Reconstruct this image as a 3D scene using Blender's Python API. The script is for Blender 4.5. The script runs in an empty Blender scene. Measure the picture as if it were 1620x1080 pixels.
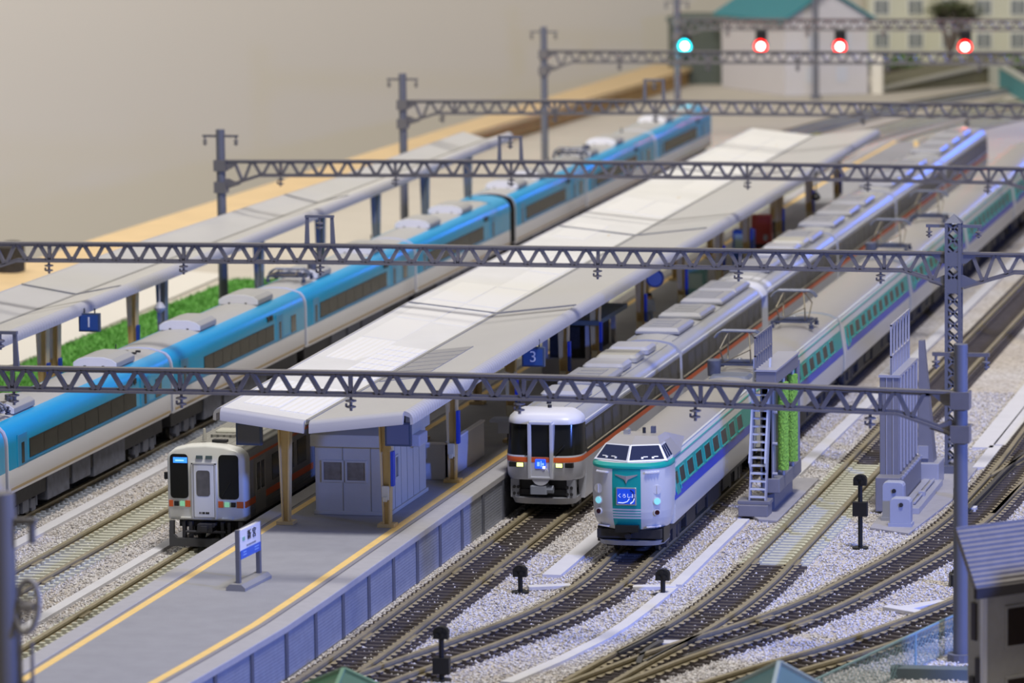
import bpy, bmesh, math, random
from mathutils import Vector, Matrix
random.seed(7)
PI = math.pi
S = bpy.context.scene
COL = S.collection

# ------------------------------------------------------------------ camera
cam_d = bpy.data.cameras.new('camera')
cam_d.sensor_width = 36.0
cam_d.lens = 36.0 * 7199.5 / 1620.0
cam_d.clip_start = 1.0
cam_d.clip_end = 2000.0
pitch, yaw, roll = 0.1337, 0.2292, -0.0124
cp, sp, cy_, sy_ = math.cos(pitch), math.sin(pitch), math.cos(yaw), math.sin(yaw)
fwd = Vector((-sy_ * cp, cy_ * cp, -sp))
rgt = Vector((cy_, sy_, 0))
upv = rgt.cross(fwd)
r2 = rgt * math.cos(roll) + upv * math.sin(roll)
u2 = -rgt * math.sin(roll) + upv * math.cos(roll)
M = Matrix((r2, u2, -fwd)).transposed().to_4x4()
M.translation = Vector((40, -150, 29.52))
cam = bpy.data.objects.new('camera', cam_d)
cam.matrix_world = M
COL.objects.link(cam)
S.camera = cam
cam_d.dof.use_dof = True
cam_d.dof.focus_distance = 163.0
cam_d.dof.aperture_fstop = 0.36

# ------------------------------------------------------------------ light, exposure
S.view_settings.view_transform = 'Standard'
S.view_settings.look = 'None'
S.view_settings.gamma = 1.0
S.view_settings.use_curve_mapping = False
S.view_settings.exposure = 0.0
W = bpy.data.worlds.new('room_light')
S.world = W
W.use_nodes = True
W.node_tree.nodes['Background'].inputs[0].default_value = (0.92, 0.89, 0.84, 1)
W.node_tree.nodes['Background'].inputs[1].default_value = 0.17


def area(name, loc, target, sx, sy, power, col):
    d = bpy.data.lights.new(name, 'AREA')
    d.shape = 'RECTANGLE'
    d.size, d.size_y, d.energy, d.color = sx, sy, power, col
    o = bpy.data.objects.new(name, d)
    o.location = loc
    o.rotation_euler = (Vector(target) - Vector(loc)).to_track_quat('-Z', 'Y').to_euler()
    COL.objects.link(o)
    return o


# fluorescent ceiling of the exhibition room, a bluish lamp to the right, a blue lamp beyond the far end
area('ceiling_light', (42, -38, 170), (-2, 30, 0), 34, 34, 285000, (1.0, 0.965, 0.935))
area('side_lamp', (78, -41, 26.5), (2, 10, 2), 5, 4, 66000, (0.12, 0.24, 1.0))
area('blue_lamp', (13, 195, 17), (6, 100, 4), 6, 8, 5800, (0.03, 0.15, 1.0))
area('wall_fill_light', (-55, 75, 130), (-85, 200, 20), 120, 60, 240000, (1.0, 0.945, 0.87))  # fill light added to brighten the wall and the left side


# ------------------------------------------------------------------ materials
def lin(h):
    h = h.lstrip('#')
    c = [int(h[i:i + 2], 16) / 255 for i in (0, 2, 4)]
    return tuple(x / 12.92 if x <= 0.04045 else ((x + 0.055) / 1.055) ** 2.4 for x in c)


MATS = {}


def mat(name, col, rough=0.5, metal=0.0, emit=None, estr=0.0, var=0.0, scale=3.0, bump=0.0, bscale=20.0, trans=0.0, alpha=1.0, stripes=None, spec=0.5):
    if name in MATS:
        return MATS[name]
    m = bpy.data.materials.new(name)
    m.use_nodes = True
    nt = m.node_tree
    b = nt.nodes['Principled BSDF']
    c = lin(col) if isinstance(col, str) else col
    b.inputs['Base Color'].default_value = (*c, 1)
    b.inputs['Roughness'].default_value = rough
    b.inputs['Metallic'].default_value = metal
    b.inputs['Specular IOR Level'].default_value = spec
    if trans:
        b.inputs['Transmission Weight'].default_value = trans
    if alpha < 1:
        b.inputs['Alpha'].default_value = alpha
    if emit:
        e = lin(emit) if isinstance(emit, str) else emit
        b.inputs['Emission Color'].default_value = (*e, 1)
        b.inputs['Emission Strength'].default_value = estr
    tc = nt.nodes.new('ShaderNodeTexCoord')
    if var > 0:
        n = nt.nodes.new('ShaderNodeTexNoise')
        n.inputs['Scale'].default_value = scale
        n.inputs['Detail'].default_value = 5
        nt.links.new(tc.outputs['Object'], n.inputs['Vector'])
        r = nt.nodes.new('ShaderNodeValToRGB')
        r.color_ramp.elements[0].position = 0.3
        r.color_ramp.elements[1].position = 0.7
        r.color_ramp.elements[0].color = (*[x * (1 - var) for x in c], 1)
        r.color_ramp.elements[1].color = (*[min(1, x * (1 + var)) for x in c], 1)
        nt.links.new(n.outputs['Fac'], r.inputs['Fac'])
        nt.links.new(r.outputs['Color'], b.inputs['Base Color'])
    hgt = None
    if bump > 0:
        n2 = nt.nodes.new('ShaderNodeTexNoise')
        n2.inputs['Scale'].default_value = bscale
        n2.inputs['Detail'].default_value = 3
        nt.links.new(tc.outputs['Object'], n2.inputs['Vector'])
        hgt = n2.outputs['Fac']
    if stripes:
        ax, per, amt = stripes
        w = nt.nodes.new('ShaderNodeTexWave')
        w.wave_type = 'BANDS'
        w.bands_direction = ax
        w.inputs['Scale'].default_value = 2 * PI / (20 * per)
        nt.links.new(tc.outputs['Object'], w.inputs['Vector'])
        hgt = w.outputs['Fac']
        bump = amt
    if hgt:
        bn = nt.nodes.new('ShaderNodeBump')
        bn.inputs['Strength'].default_value = bump
        bn.inputs['Distance'].default_value = 0.06
        nt.links.new(hgt, bn.inputs['Height'])
        nt.links.new(bn.outputs['Normal'], b.inputs['Normal'])
    MATS[name] = m
    return m


def gravel_mat(name, cols, scale):
    m = bpy.data.materials.new(name)
    m.use_nodes = True
    nt = m.node_tree
    b = nt.nodes['Principled BSDF']
    tc = nt.nodes.new('ShaderNodeTexCoord')
    v = nt.nodes.new('ShaderNodeTexVoronoi')
    v.inputs['Scale'].default_value = scale
    nt.links.new(tc.outputs['Object'], v.inputs['Vector'])
    sep = nt.nodes.new('ShaderNodeSeparateColor')
    nt.links.new(v.outputs['Color'], sep.inputs['Color'])
    r = nt.nodes.new('ShaderNodeValToRGB')
    r.color_ramp.interpolation = 'CONSTANT'
    els = r.color_ramp.elements
    while len(els) < len(cols):
        els.new(0.5)
    for i, (p, c) in enumerate(cols):
        els[i].position = p
        els[i].color = (*lin(c), 1)
    nt.links.new(sep.outputs[0], r.inputs['Fac'])
    n = nt.nodes.new('ShaderNodeTexNoise')
    n.inputs['Scale'].default_value = 0.12
    n.inputs['Detail'].default_value = 4
    nt.links.new(tc.outputs['Object'], n.inputs['Vector'])
    rr = nt.nodes.new('ShaderNodeValToRGB')
    rr.color_ramp.elements[0].position = 0.35
    rr.color_ramp.elements[1].position = 0.65
    rr.color_ramp.elements[0].color = (0.86, 0.80, 0.70, 1)
    rr.color_ramp.elements[1].color = (1, 1, 1, 1)
    nt.links.new(n.outputs['Fac'], rr.inputs['Fac'])
    mx = nt.nodes.new('ShaderNodeMix')
    mx.data_type = 'RGBA'
    mx.blend_type = 'MULTIPLY'
    mx.inputs[0].default_value = 1.0
    nt.links.new(r.outputs['Color'], mx.inputs[6])
    nt.links.new(rr.outputs['Color'], mx.inputs[7])
    nt.links.new(mx.outputs[2], b.inputs['Base Color'])
    b.inputs['Roughness'].default_value = 0.85
    bn = nt.nodes.new('ShaderNodeBump')
    bn.inputs['Strength'].default_value = 0.7
    bn.inputs['Distance'].default_value = 0.08
    bn.invert = True
    nt.links.new(v.outputs['Distance'], bn.inputs['Height'])
    nt.links.new(bn.outputs['Normal'], b.inputs['Normal'])
    MATS[name] = m
    return m


# ------------------------------------------------------------------ mesh builder
class MB:
    def __init__(s):
        s.v, s.f, s.m = [], [], []

    def face(s, idx, mi=0):
        s.f.append(tuple(idx))
        s.m.append(mi)

    def add(s, vs, fs, mi=0):
        o = len(s.v)
        s.v += [tuple(p) for p in vs]
        for f in fs:
            s.face([i + o for i in f], mi)
        return s

    def box(s, x0, x1, y0, y1, z0, z1, mi=0):
        vs = [(x, y, z) for z in (z0, z1) for y in (y0, y1) for x in (x0, x1)]
        s.add(vs, [(0, 2, 3, 1), (4, 5, 7, 6), (0, 1, 5, 4), (2, 6, 7, 3), (0, 4, 6, 2), (1, 3, 7, 5)], mi)
        return s

    def rbox(s, x0, x1, y0, y1, z0, z1, r, mi=0, n=3):
        # box with its four vertical edges rounded and its top edge chamfered
        pts = []
        for cx, cy, a0 in ((x1 - r, y1 - r, 0), (x0 + r, y1 - r, 90), (x0 + r, y0 + r, 180), (x1 - r, y0 + r, 270)):
            for k in range(n + 1):
                a = math.radians(a0 + 90 * k / n)
                pts.append((cx + r * math.cos(a), cy + r * math.sin(a)))
        cxx, cyy = (x0 + x1) / 2, (y0 + y1) / 2
        kx, ky = 1 - r * 1.2 / (x1 - x0), 1 - r * 1.2 / (y1 - y0)
        rings = [[(p[0], p[1], z0) for p in pts], [(p[0], p[1], z1 - r * 0.6) for p in pts],
                 [(cxx + (p[0] - cxx) * kx, cyy + (p[1] - cyy) * ky, z1) for p in pts]]
        s.loft(rings, mi, closed=True, caps=True)
        return s

    def bar(s, p0, p1, w, h=None, mi=0, up=(0, 0, 1)):
        h = h or w
        p0, p1 = Vector(p0), Vector(p1)
        d = (p1 - p0).normalized()
        u = Vector(up)
        if abs(d.dot(u)) > 0.98:
            u = Vector((0, 1, 0))
        a = d.cross(u).normalized() * w / 2
        b = a.cross(d).normalized() * h / 2
        vs = [p + i * a + j * b for p in (p0, p1) for i, j in ((-1, -1), (1, -1), (1, 1), (-1, 1))]
        s.add(vs, [(3, 2, 1, 0), (4, 5, 6, 7), (0, 1, 5, 4), (1, 2, 6, 5), (2, 3, 7, 6), (3, 0, 4, 7)], mi)
        return s

    def cyl(s, p0, p1, r0, r1=None, n=12, mi=0):
        r1 = r0 if r1 is None else r1
        p0, p1 = Vector(p0), Vector(p1)
        d = (p1 - p0).normalized()
        u = Vector((0, 0, 1)) if abs(d.z) < 0.9 else Vector((1, 0, 0))
        a = d.cross(u).normalized()
        b = d.cross(a)
        vs = []
        for p, r in ((p0, r0), (p1, r1)):
            for k in range(n):
                t = 2 * PI * k / n
                vs.append(p + (a * math.cos(t) + b * math.sin(t)) * r)
        fs = [tuple(range(n)), tuple(range(2 * n - 1, n - 1, -1))]
        fs += [(k, k + n, (k + 1) % n + n, (k + 1) % n) for k in range(n)]
        s.add(vs, fs, mi)
        return s

    def tube(s, pts, r, n=8, mi=0):
        rings = []
        for i, p in enumerate(pts):
            p = Vector(p)
            d = (Vector(pts[min(i + 1, len(pts) - 1)]) - Vector(pts[max(i - 1, 0)])).normalized()
            u = Vector((0, 1, 0)) if abs(d.y) < 0.9 else Vector((0, 0, 1))
            a = d.cross(u).normalized()
            b = d.cross(a)
            rings.append([p + (a * math.cos(2 * PI * k / n) + b * math.sin(2 * PI * k / n)) * r for k in range(n)])
        s.loft(rings, mi, closed=True, caps=True)
        return s

    def lathe(s, prof, c=(0, 0, 0), n=16, mi=0):
        rings = [[(c[0] + r * math.cos(2 * PI * k / n), c[1] + r * math.sin(2 * PI * k / n), c[2] + z) for k in range(n)] for r, z in prof]
        s.loft(rings, mi, closed=True, caps=True)
        return s

    def loft(s, rings, mi=0, closed=False, caps=False, mfun=None, cmi=None):
        o = len(s.v)
        n = len(rings[0])
        for r in rings:
            s.v += [tuple(p) for p in r]
        for i in range(len(rings) - 1):
            for k in range(n if closed else n - 1):
                a, b = o + i * n + k, o + i * n + (k + 1) % n
                s.face((a, b, b + n, a + n), mfun(i, k) if mfun else mi)
        if caps:
            cm = mi if cmi is None else cmi
            s.face(list(range(o + n - 1, o - 1, -1)), cm)
            e = o + (len(rings) - 1) * n
            s.face(list(range(e, e + n)), cm)
        return s

    def prism(s, poly, z0, z1, mi=0):
        n = len(poly)
        vs = [(x, y, z0) for x, y in poly] + [(x, y, z1) for x, y in poly]
        s.add(vs, [tuple(range(n - 1, -1, -1)), tuple(range(n, 2 * n))] + [(k, (k + 1) % n, (k + 1) % n + n, k + n) for k in range(n)], mi)
        return s

    def build(s, name, mats, parent=None, smooth=False, bevel=0.0, loc=(0, 0, 0), rotz=0.0, fix=True):
        me = bpy.data.meshes.new(name)
        me.from_pydata(s.v, [], s.f)
        if not isinstance(mats, (list, tuple)):
            mats = [mats]
        for m in mats:
            me.materials.append(m)
        me.polygons.foreach_set('material_index', s.m)
        if fix:
            bm = bmesh.new()
            bm.from_mesh(me)
            bmesh.ops.recalc_face_normals(bm, faces=bm.faces)
            bm.to_mesh(me)
            bm.free()
        if smooth:
            me.shade_smooth()
            me.set_sharp_from_angle(angle=math.radians(38))
        o = bpy.data.objects.new(name, me)
        COL.objects.link(o)
        o.location = loc
        o.rotation_euler = (0, 0, rotz)
        if parent:
            o.parent = parent
        if bevel:
            b = o.modifiers.new('bevel', 'BEVEL')
            b.width = bevel
            b.segments = 2
            b.limit_method = 'ANGLE'
        return o


def tag(o, label, cat, group=None):
    o['label'], o['category'] = label, cat
    if group:
        o['group'] = group
    return o


def thing(name, label, cat, loc=(0, 0, 0), rotz=0.0, group=None):
    o = bpy.data.objects.new(name, None)
    o.empty_display_size = 0.5
    COL.objects.link(o)
    o.location = loc
    o.rotation_euler = (0, 0, rotz)
    return tag(o, label, cat, group)


def struct(o):
    o['kind'] = 'structure'
    return o


def dup(root, loc, label, rotz=0.0):
    r = root.copy()
    COL.objects.link(r)
    r.location, r.rotation_euler = loc, (0, 0, rotz)
    r['label'] = label
    for ch in list(root.children):
        c = ch.copy()
        COL.objects.link(c)
        c.parent = r
        for g in list(ch.children):
            d = g.copy()
            COL.objects.link(d)
            d.parent = c
    return r


def copy_part(o, parent, loc, rotz=0.0):
    c = o.copy()
    COL.objects.link(c)
    c.parent = parent
    c.location = loc
    c.rotation_euler = (0, 0, rotz)
    return c


def text_part(name, body, size, m, parent, mtx, depth=0.012):
    cu = bpy.data.curves.new(name, 'FONT')
    cu.body, cu.size, cu.extrude = body, size, depth
    cu.align_x, cu.align_y = 'CENTER', 'CENTER'
    o = bpy.data.objects.new(name, cu)
    COL.objects.link(o)
    dg = bpy.context.evaluated_depsgraph_get()
    me = bpy.data.meshes.new_from_object(o.evaluated_get(dg))
    bpy.data.objects.remove(o)
    me.materials.clear()
    me.materials.append(m)
    me.transform(mtx)
    t = bpy.data.objects.new(name, me)
    COL.objects.link(t)
    t.parent = parent
    return t


def face_front(x, y, z):  # text that faces -y
    return Matrix.Translation((x, y, z)) @ Matrix.Rotation(PI / 2, 4, 'X')


def face_right(x, y, z):  # text that faces +x
    return Matrix.Translation((x, y, z)) @ Matrix.Rotation(PI / 2, 4, 'Z') @ Matrix.Rotation(PI / 2, 4, 'X')


def interp(tab, y):
    if y <= tab[0][0]:
        return tab[0][1]
    for (a, u), (b, v) in zip(tab, tab[1:]):
        if y <= b:
            return u + (v - u) * (y - a) / (b - a)
    return tab[-1][1]


def smooth_path(pts, step=1.0):
    # smooth curve through the points (Hermite, tangents scaled to each segment), resampled
    P = [Vector((x, y, 0)) for x, y in pts]
    T = []
    for i in range(len(P)):
        if i == 0:
            T.append((P[1] - P[0]).normalized())
        elif i == len(P) - 1:
            T.append((P[-1] - P[-2]).normalized())
        else:
            d0, d1 = P[i] - P[i - 1], P[i + 1] - P[i]
            T.append((d0.normalized() * d1.length + d1.normalized() * d0.length).normalized())
    out = []
    for i in range(len(P) - 1):
        a, b = P[i], P[i + 1]
        l = (b - a).length
        n = max(1, int(l / step))
        for k in range(n):
            t = k / n
            out.append(a * (2 * t ** 3 - 3 * t * t + 1) + T[i] * l * (t ** 3 - 2 * t * t + t) + b * (3 * t * t - 2 * t ** 3) + T[i + 1] * l * (t ** 3 - t * t))
    out.append(P[-1])
    return out


# palette
m_steel = mat('gantry_grey_plastic', '#6d6a6a', 0.45, var=0.06)
m_pole = mat('pole_grey_plastic', '#676973', 0.5)
m_rail = mat('weathered_rail', '#9a8f74', 0.42, metal=0.3, var=0.12)
m_slp_dark = mat('dark_brown_sleeper', '#4a4341', 0.7, var=0.2)
m_clip = mat('rail_clip_tan', '#a59a82', 0.6)
m_slp_pale = mat('pale_weathered_sleeper', '#c3c3b2', 0.75, var=0.1)
m_slp_grey = mat('blue_grey_sleeper', '#8f95a0', 0.7, var=0.1)
m_black = mat('black_plastic', '#161616', 0.45)
m_dark = mat('dark_underframe', '#26262a', 0.6, var=0.2)
m_glass = mat('dark_train_glass', '#1c1d1c', 0.16, spec=0.2)
m_conc = mat('concrete_cover', '#cdccd0', 0.8, var=0.04, scale=1.0)
m_white = mat('white_plastic', '#e9e8ea', 0.35)
m_grey = mat('light_grey_plastic', '#b4b4ba', 0.45)
m_roofgrey = mat('roof_grey', '#a9a8a6', 0.5, var=0.04)
m_beige = mat('beige_post', '#d0b67e', 0.55, var=0.05)
m_blue_sign = mat('blue_sign', '#2447b4', 0.4)
m_silver = mat('silver_metal', '#c9ccd2', 0.28, metal=0.8)

exec_order = []
# ------------------------------------------------------------------ the setting
m_wall = mat('cream_wall', '#d6d0c3', 0.9, var=0.02, scale=0.02)
mb = MB()
dx, dy = 150.0, 170.0
A = Vector((-110, 150)) - Vector((dx, dy)) * 1.2
B = Vector((-110, 150)) + Vector((dx, dy)) * 2.2
nrm = Vector((-dy, dx)).normalized() * 2
mb.prism([(A.x, A.y), (B.x, B.y), (B.x + nrm.x, B.y + nrm.y), (A.x + nrm.x, A.y + nrm.y)], -70, 110)
struct(mb.build('wall_back', m_wall))
mb = MB()
mb.box(-400, 300, -300, 600, -71, -70)
struct(mb.build('floor', mat('room_floor', '#8b8680', 0.7)))

m_board = mat('layout_board', '#b5aea2', 0.8, var=0.04, scale=0.3)
mb = MB()
mb.prism([(-37.2, -60), (70, -60), (70, 232), (-31.0, 232), (-34.9, 165), (-36.6, 92)], -4.0, -0.02)
struct(mb.build('ground_board', m_board))

m_gravel = gravel_mat('ballast_ground', [(0, '#c9c6c7'), (0.35, '#d3d0d0'), (0.6, '#bcb7b4'), (0.82, '#aba5a0'), (0.96, '#8d8885')], 9.0)
mb = MB()
mb.prism([(-19.6, -58), (60, -58), (60, 150), (-19.6, 150)], -0.5, 0.0)
struct(mb.build('ground_ballast', m_gravel))

# wooden edge of the layout board
m_wood = mat('pale_wood', '#cbb084', 0.55, var=0.06, scale=0.4)
m_woodside = mat('plywood_edge', '#b3915c', 0.7, var=0.12, scale=0.6)
w = thing('wooden_edge_board', 'long pale wooden board edging the layout in front of the cream wall', 'board', (-33, 60, -4))
WB = [(-60, -41.0, -37.6), (92, -40.7, -36.9), (163, -38.0, -35.1), (203, -36.1, -32.4), (226, -35.1, -31.0)]
mb = MB()
mb.loft([[(l + 33, y - 60, 5.4), (r + 33, y - 60, 5.4), (r + 33, y - 60, 5.05), (l + 33, y - 60, 5.05)] for y, l, r in WB], closed=True, caps=True)
mb.build('top_plank', m_wood, w)
mb = MB()
mb.loft([[(l + 33.1, y - 60, 5.05), (r + 32.7, y - 60, 5.05), (r + 32.7, y - 60, 0), (l + 33.1, y - 60, 0)] for y, l, r in WB], closed=True, caps=True)
mb.build('upright_plank', m_woodside, w)
tag(MB().prism([(-36.7, 20), (-31.7, 20), (-31.3, 60), (-31.6, 88), (-35.9, 90)], 0.0, 0.08).build('white_sheet', mat('white_sheet', '#c9c5bd', 0.8)), 'white sheet lying between the green grass and the wooden board', 'sheet')

w = tag(MB().rbox(-0.6, 0.6, -0.8, 0.8, 0, 1.6, 0.4).build('dark_cloth_bundle', mat('dark_cloth', '#3b3734', 0.9, var=0.2), smooth=True, loc=(-40.1, 77, 1.4)),
        'small dark bundle lying on the wooden edge board at the cream wall', 'bundle')

# grass behind the first platform
m_grass = mat('green_grass', '#55903a', 0.9, var=0.22, scale=1.6)
import numpy as np
rng = np.random.default_rng(3)


def blades(name, poly, n, h, m, z=0.0):
    xs = [p[0] for p in poly]
    ys = [p[1] for p in poly]

    def inside(x, y):
        c = False
        j = len(poly) - 1
        for i in range(len(poly)):
            (xi, yi), (xj, yj) = poly[i], poly[j]
            if (yi > y) != (yj > y) and x < (xj - xi) * (y - yi) / (yj - yi) + xi:
                c = not c
            j = i
        return c
    mb = MB()
    mb.prism(poly, z - 0.05, z + 0.06)
    k = 0
    while k < n:
        x, y = rng.uniform(min(xs), max(xs)), rng.uniform(min(ys), max(ys))
        if not inside(x, y):
            continue
        k += 1
        a = rng.uniform(0, 2 * PI)
        dx_, dy_ = 0.06 * math.cos(a), 0.06 * math.sin(a)
        hh = h * rng.uniform(0.5, 1.2)
        lx, ly = rng.normal(0, 0.08, 2)
        mb.add([(x - dx_, y - dy_, z), (x + dx_, y + dy_, z), (x + lx, y + ly, z + hh)], [(0, 1, 2)])
    o = mb.build(name, m, fix=False)
    o['kind'] = 'stuff'
    return o


tag(blades('grass_patch', [(-30.9, 40), (-24.2, 36), (-24.2, 87), (-30.6, 86), (-31.2, 60)], 16000, 0.22, m_grass, 0.0), 'strip of short green grass between the first platform and the wooden board', 'grass')


# ------------------------------------------------------------------ tracks
def offset(path, d):
    out = []
    for i, p in enumerate(path):
        t = (path[min(i + 1, len(path) - 1)] - path[max(i - 1, 0)]).normalized()
        out.append(Vector((p.x + t.y * d, p.y - t.x * d, 0)))
    return out


RAILPROF = [(-0.15, 0.10), (0.15, 0.10), (0.15, 0.13), (0.045, 0.155), (0.045, 0.21), (0.085, 0.225), (0.085, 0.30), (-0.085, 0.30), (-0.085, 0.225), (-0.045, 0.21), (-0.045, 0.155), (-0.15, 0.13)]


def rail_mesh(path):
    mb = MB()
    rings = []
    for i, p in enumerate(path):
        t = (path[min(i + 1, len(path) - 1)] - path[max(i - 1, 0)]).normalized()
        n = Vector((t.y, -t.x, 0))
        rings.append([(p.x + n.x * a, p.y + n.y * a, z) for a, z in RAILPROF])
    mb.loft(rings, closed=True, caps=True)
    return mb


def sleeper_mb(half=1.25):
    mb = MB()
    mb.box(-half, half, -0.105, 0.105, -0.02, 0.10)
    for r in (-0.75, 0.75):
        for d in (-0.22, 0.22):
            mb.box(r + d - 0.085, r + d + 0.085, -0.10, 0.10, 0.10, 0.165)
            mb.box(r + d - 0.085, r + d + 0.085, -0.10, 0.10, 0.165, 0.178, 1)
    return mb


ALL_TRACKS = []
PITCH = 0.56


def track(name, label, pts, m_s, ysel=None, joints=(), limit=100, group='tracks of the station yard', half=1.25, split=None):
    path = smooth_path(pts, 0.8)
    ALL_TRACKS.append(path)
    base = path[0].copy()
    t = thing(name, label, 'track', base, 0, group)
    loc = [p - base for p in path]
    for sgn in (-1, 1):
        rail_mesh(offset(loc, 0.75 * sgn)).build('rail', m_rail, t)
    # arc-length positions of the sleepers
    cum = [0.0]
    for a, b in zip(loc, loc[1:]):
        cum.append(cum[-1] + (b - a).length)
    pos = []
    d, i = 0.2, 0
    while d < cum[-1]:
        while cum[i + 1] < d:
            i += 1
        f = (d - cum[i]) / (cum[i + 1] - cum[i])
        p = loc[i].lerp(loc[i + 1], f)
        tg = loc[i + 1] - loc[i]
        pos.append((p, math.atan2(-tg.x, tg.y)))
        d += PITCH
    y0 = ysel if ysel is not None else -1e9
    near = [q for q in pos if q[0].y + base.y >= y0][:limit]
    ids = set(id(q) for q in near)
    rest = [q for q in pos if id(q) not in ids]
    protos = {}
    for p, a in near:
        mm = m_s
        if split:
            mm = split(p.y + base.y)
        if mm.name not in protos:
            o = sleeper_mb(half).build('sleeper', [mm, mm if mm is not m_slp_dark else m_clip], t, loc=p, rotz=a)
            protos[mm.name] = o
        else:
            copy_part(protos[mm.name], t, p, a)
    if rest:
        mb = MB()
        sm = sleeper_mb(half)
        mats = [m_s]
        for p, a in rest:
            ca, sa = math.cos(a), math.sin(a)
            mb.add([(p.x + v[0] * ca - v[1] * sa, p.y + v[0] * sa + v[1] * ca, v[2]) for v in sm.v], sm.f)
        o = mb.build('sleepers', mats, t)
        o['kind'] = 'stuff'
    # rail joiners
    for jy in joints:
        k = min(range(len(loc)), key=lambda i: abs(loc[i].y + base.y - jy))
        tg = (loc[min(k + 1, len(loc) - 1)] - loc[max(k - 1, 0)])
        a = math.atan2(-tg.x, tg.y)
        for sgn in (-1, 1):
            mb = MB().box(sgn * 0.75 + 0.10 - 0.04, sgn * 0.75 + 0.22, -0.55, 0.55, 0.11, 0.22)
            mb.box(sgn * 0.75 - 0.22, sgn * 0.75 - 0.06, -0.55, 0.55, 0.11, 0.22)
            mb.build('rail_joiner', m_rail, t, loc=loc[k], rotz=a, bevel=0.02)
    return t


track('railway_track', 'track under the blue train, beside the first platform', [(-17.4, -30), (-17.4, 40), (-17.4, 110), (-17.2, 150), (-14.8, 178), (-10.5, 200), (-5, 217)], m_slp_grey, ysel=0)
track('railway_track', 'empty track with pale yellowish sleepers left of the white and orange railcar', [(-12.45, -34), (-12.45, 20), (-12.45, 120), (-11.2, 160), (-7.6, 186), (-2.5, 206)], m_slp_pale, ysel=-18, joints=(-0.6, 2.6))
track('railway_track', 'track under the white and orange railcar along the left platform edge', [(-7.5, -34), (-7.65, -15), (-7.7, 0), (-7.7, 120), (-6.6, 158), (-3.6, 182), (1.5, 203)], m_slp_pale, ysel=-22, joints=(-7.0,))
track('railway_track', 'dark track running out from under the grey train with the orange waist band', [(0.6, -40), (2.2, -22), (2.66, -12), (2.74, -4), (2.74, 60), (2.74, 130), (4.2, 160), (7.6, 185), (12, 202)], m_slp_dark, ysel=-24, joints=(-9.0, 3.2))
track('railway_track', 'track curving left in front of the teal fronted train', [(3.0, -19.2), (4.55, -13.5), (6.05, -8.6), (7.25, -3.6), (7.76, 1.5), (7.78, 7), (7.78, 60), (7.78, 140), (8.8, 170), (11, 195)], m_slp_dark, ysel=-24, joints=(-2.5,))
track('railway_track', 'wash track running between the two grey washing gates', [(10.75, -15), (11.25, -11.5), (11.95, -7.4), (12.5, -3.0), (12.82, 2.5), (12.85, 9), (12.85, 60), (12.85, 150)], m_slp_dark, ysel=-22, joints=(6.6,),
      split=lambda y: m_slp_pale if 6.8 < y < 29 else m_slp_dark)
track('railway_track', 'turnout track sweeping in from the right past the tall black signal', [(8.6, -23), (10.3, -17.2), (11.6, -12.9), (12.75, -9.4), (14.05, -6.2), (15.45, -2.2), (16.85, 4.2), (17.9, 10.2), (18.55, 16.5), (18.78, 23), (18.8, 45), (18.8, 90), (18.8, 150)], m_slp_dark, ysel=-23, joints=(-4.2, 0.6))
track('railway_track', 'rightmost curved track beside the green mesh fence', [(10.8, -24), (14.3, -16.2), (16.3, -11.6), (17.85, -8.4), (19.75, -3.3), (21.3, 2.2), (22.3, 8), (22.7, 16), (22.8, 40), (22.8, 90)], m_slp_dark, ysel=-26, joints=(-4.5,))

# turnout fittings: check rails, blades and frog of the two turnouts
m_bl = mat('dark_check_rail', '#55524d', 0.4, metal=0.4)
tn = thing('turnout', 'dark turnout frog with check rails where the wash track joins the curving track', 'turnout', (11.6, -9.5, 0))


def poly_rail(pts, m, par, off, name='check_rail'):
    p = smooth_path(pts, 0.6)
    return rail_mesh([q - Vector(off) for q in p]).build(name, m, par)


poly_rail([(12.95, -10.6), (13.9, -8.0), (14.7, -5.6)], m_bl, tn, (11.6, -9.5, 0))
poly_rail([(10.75, -10.4), (11.25, -7.8), (11.5, -6.0)], m_bl, tn, (11.6, -9.5, 0))
poly_rail([(11.9, -11.6), (12.35, -9.2), (12.75, -7.6)], m_bl, tn, (11.6, -9.5, 0), 'wing_rail')
poly_rail([(11.75, -11.9), (11.55, -10.2), (11.75, -8.2)], m_bl, tn, (11.6, -9.5, 0), 'wing_rail')
MB().box(0.2, 1.1, 1.2, 1.75, 0.05, 0.2).build('slide_plate', m_conc, tn, rotz=0.15)
tn = thing('turnout', 'turnout with curved check rails beside the round grey gantry pole', 'turnout', (18.8, 24, 0))
poly_rail([(18.25, 18.2), (18.4, 22), (18.55, 27), (18.9, 33)], m_bl, tn, (18.8, 24, 0))
poly_rail([(19.35, 17.2), (19.55, 22), (20.2, 30), (21.4, 40)], m_rail, tn, (18.8, 24, 0), 'diverging_rail')
poly_rail([(18.2, 26), (18.9, 31), (20.0, 40)], m_rail, tn, (18.8, 24, 0), 'diverging_rail')
MB().box(-0.9, -0.3, -5.2, -4.7, 0.05, 0.2).build('slide_plate', m_conc, tn)


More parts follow.
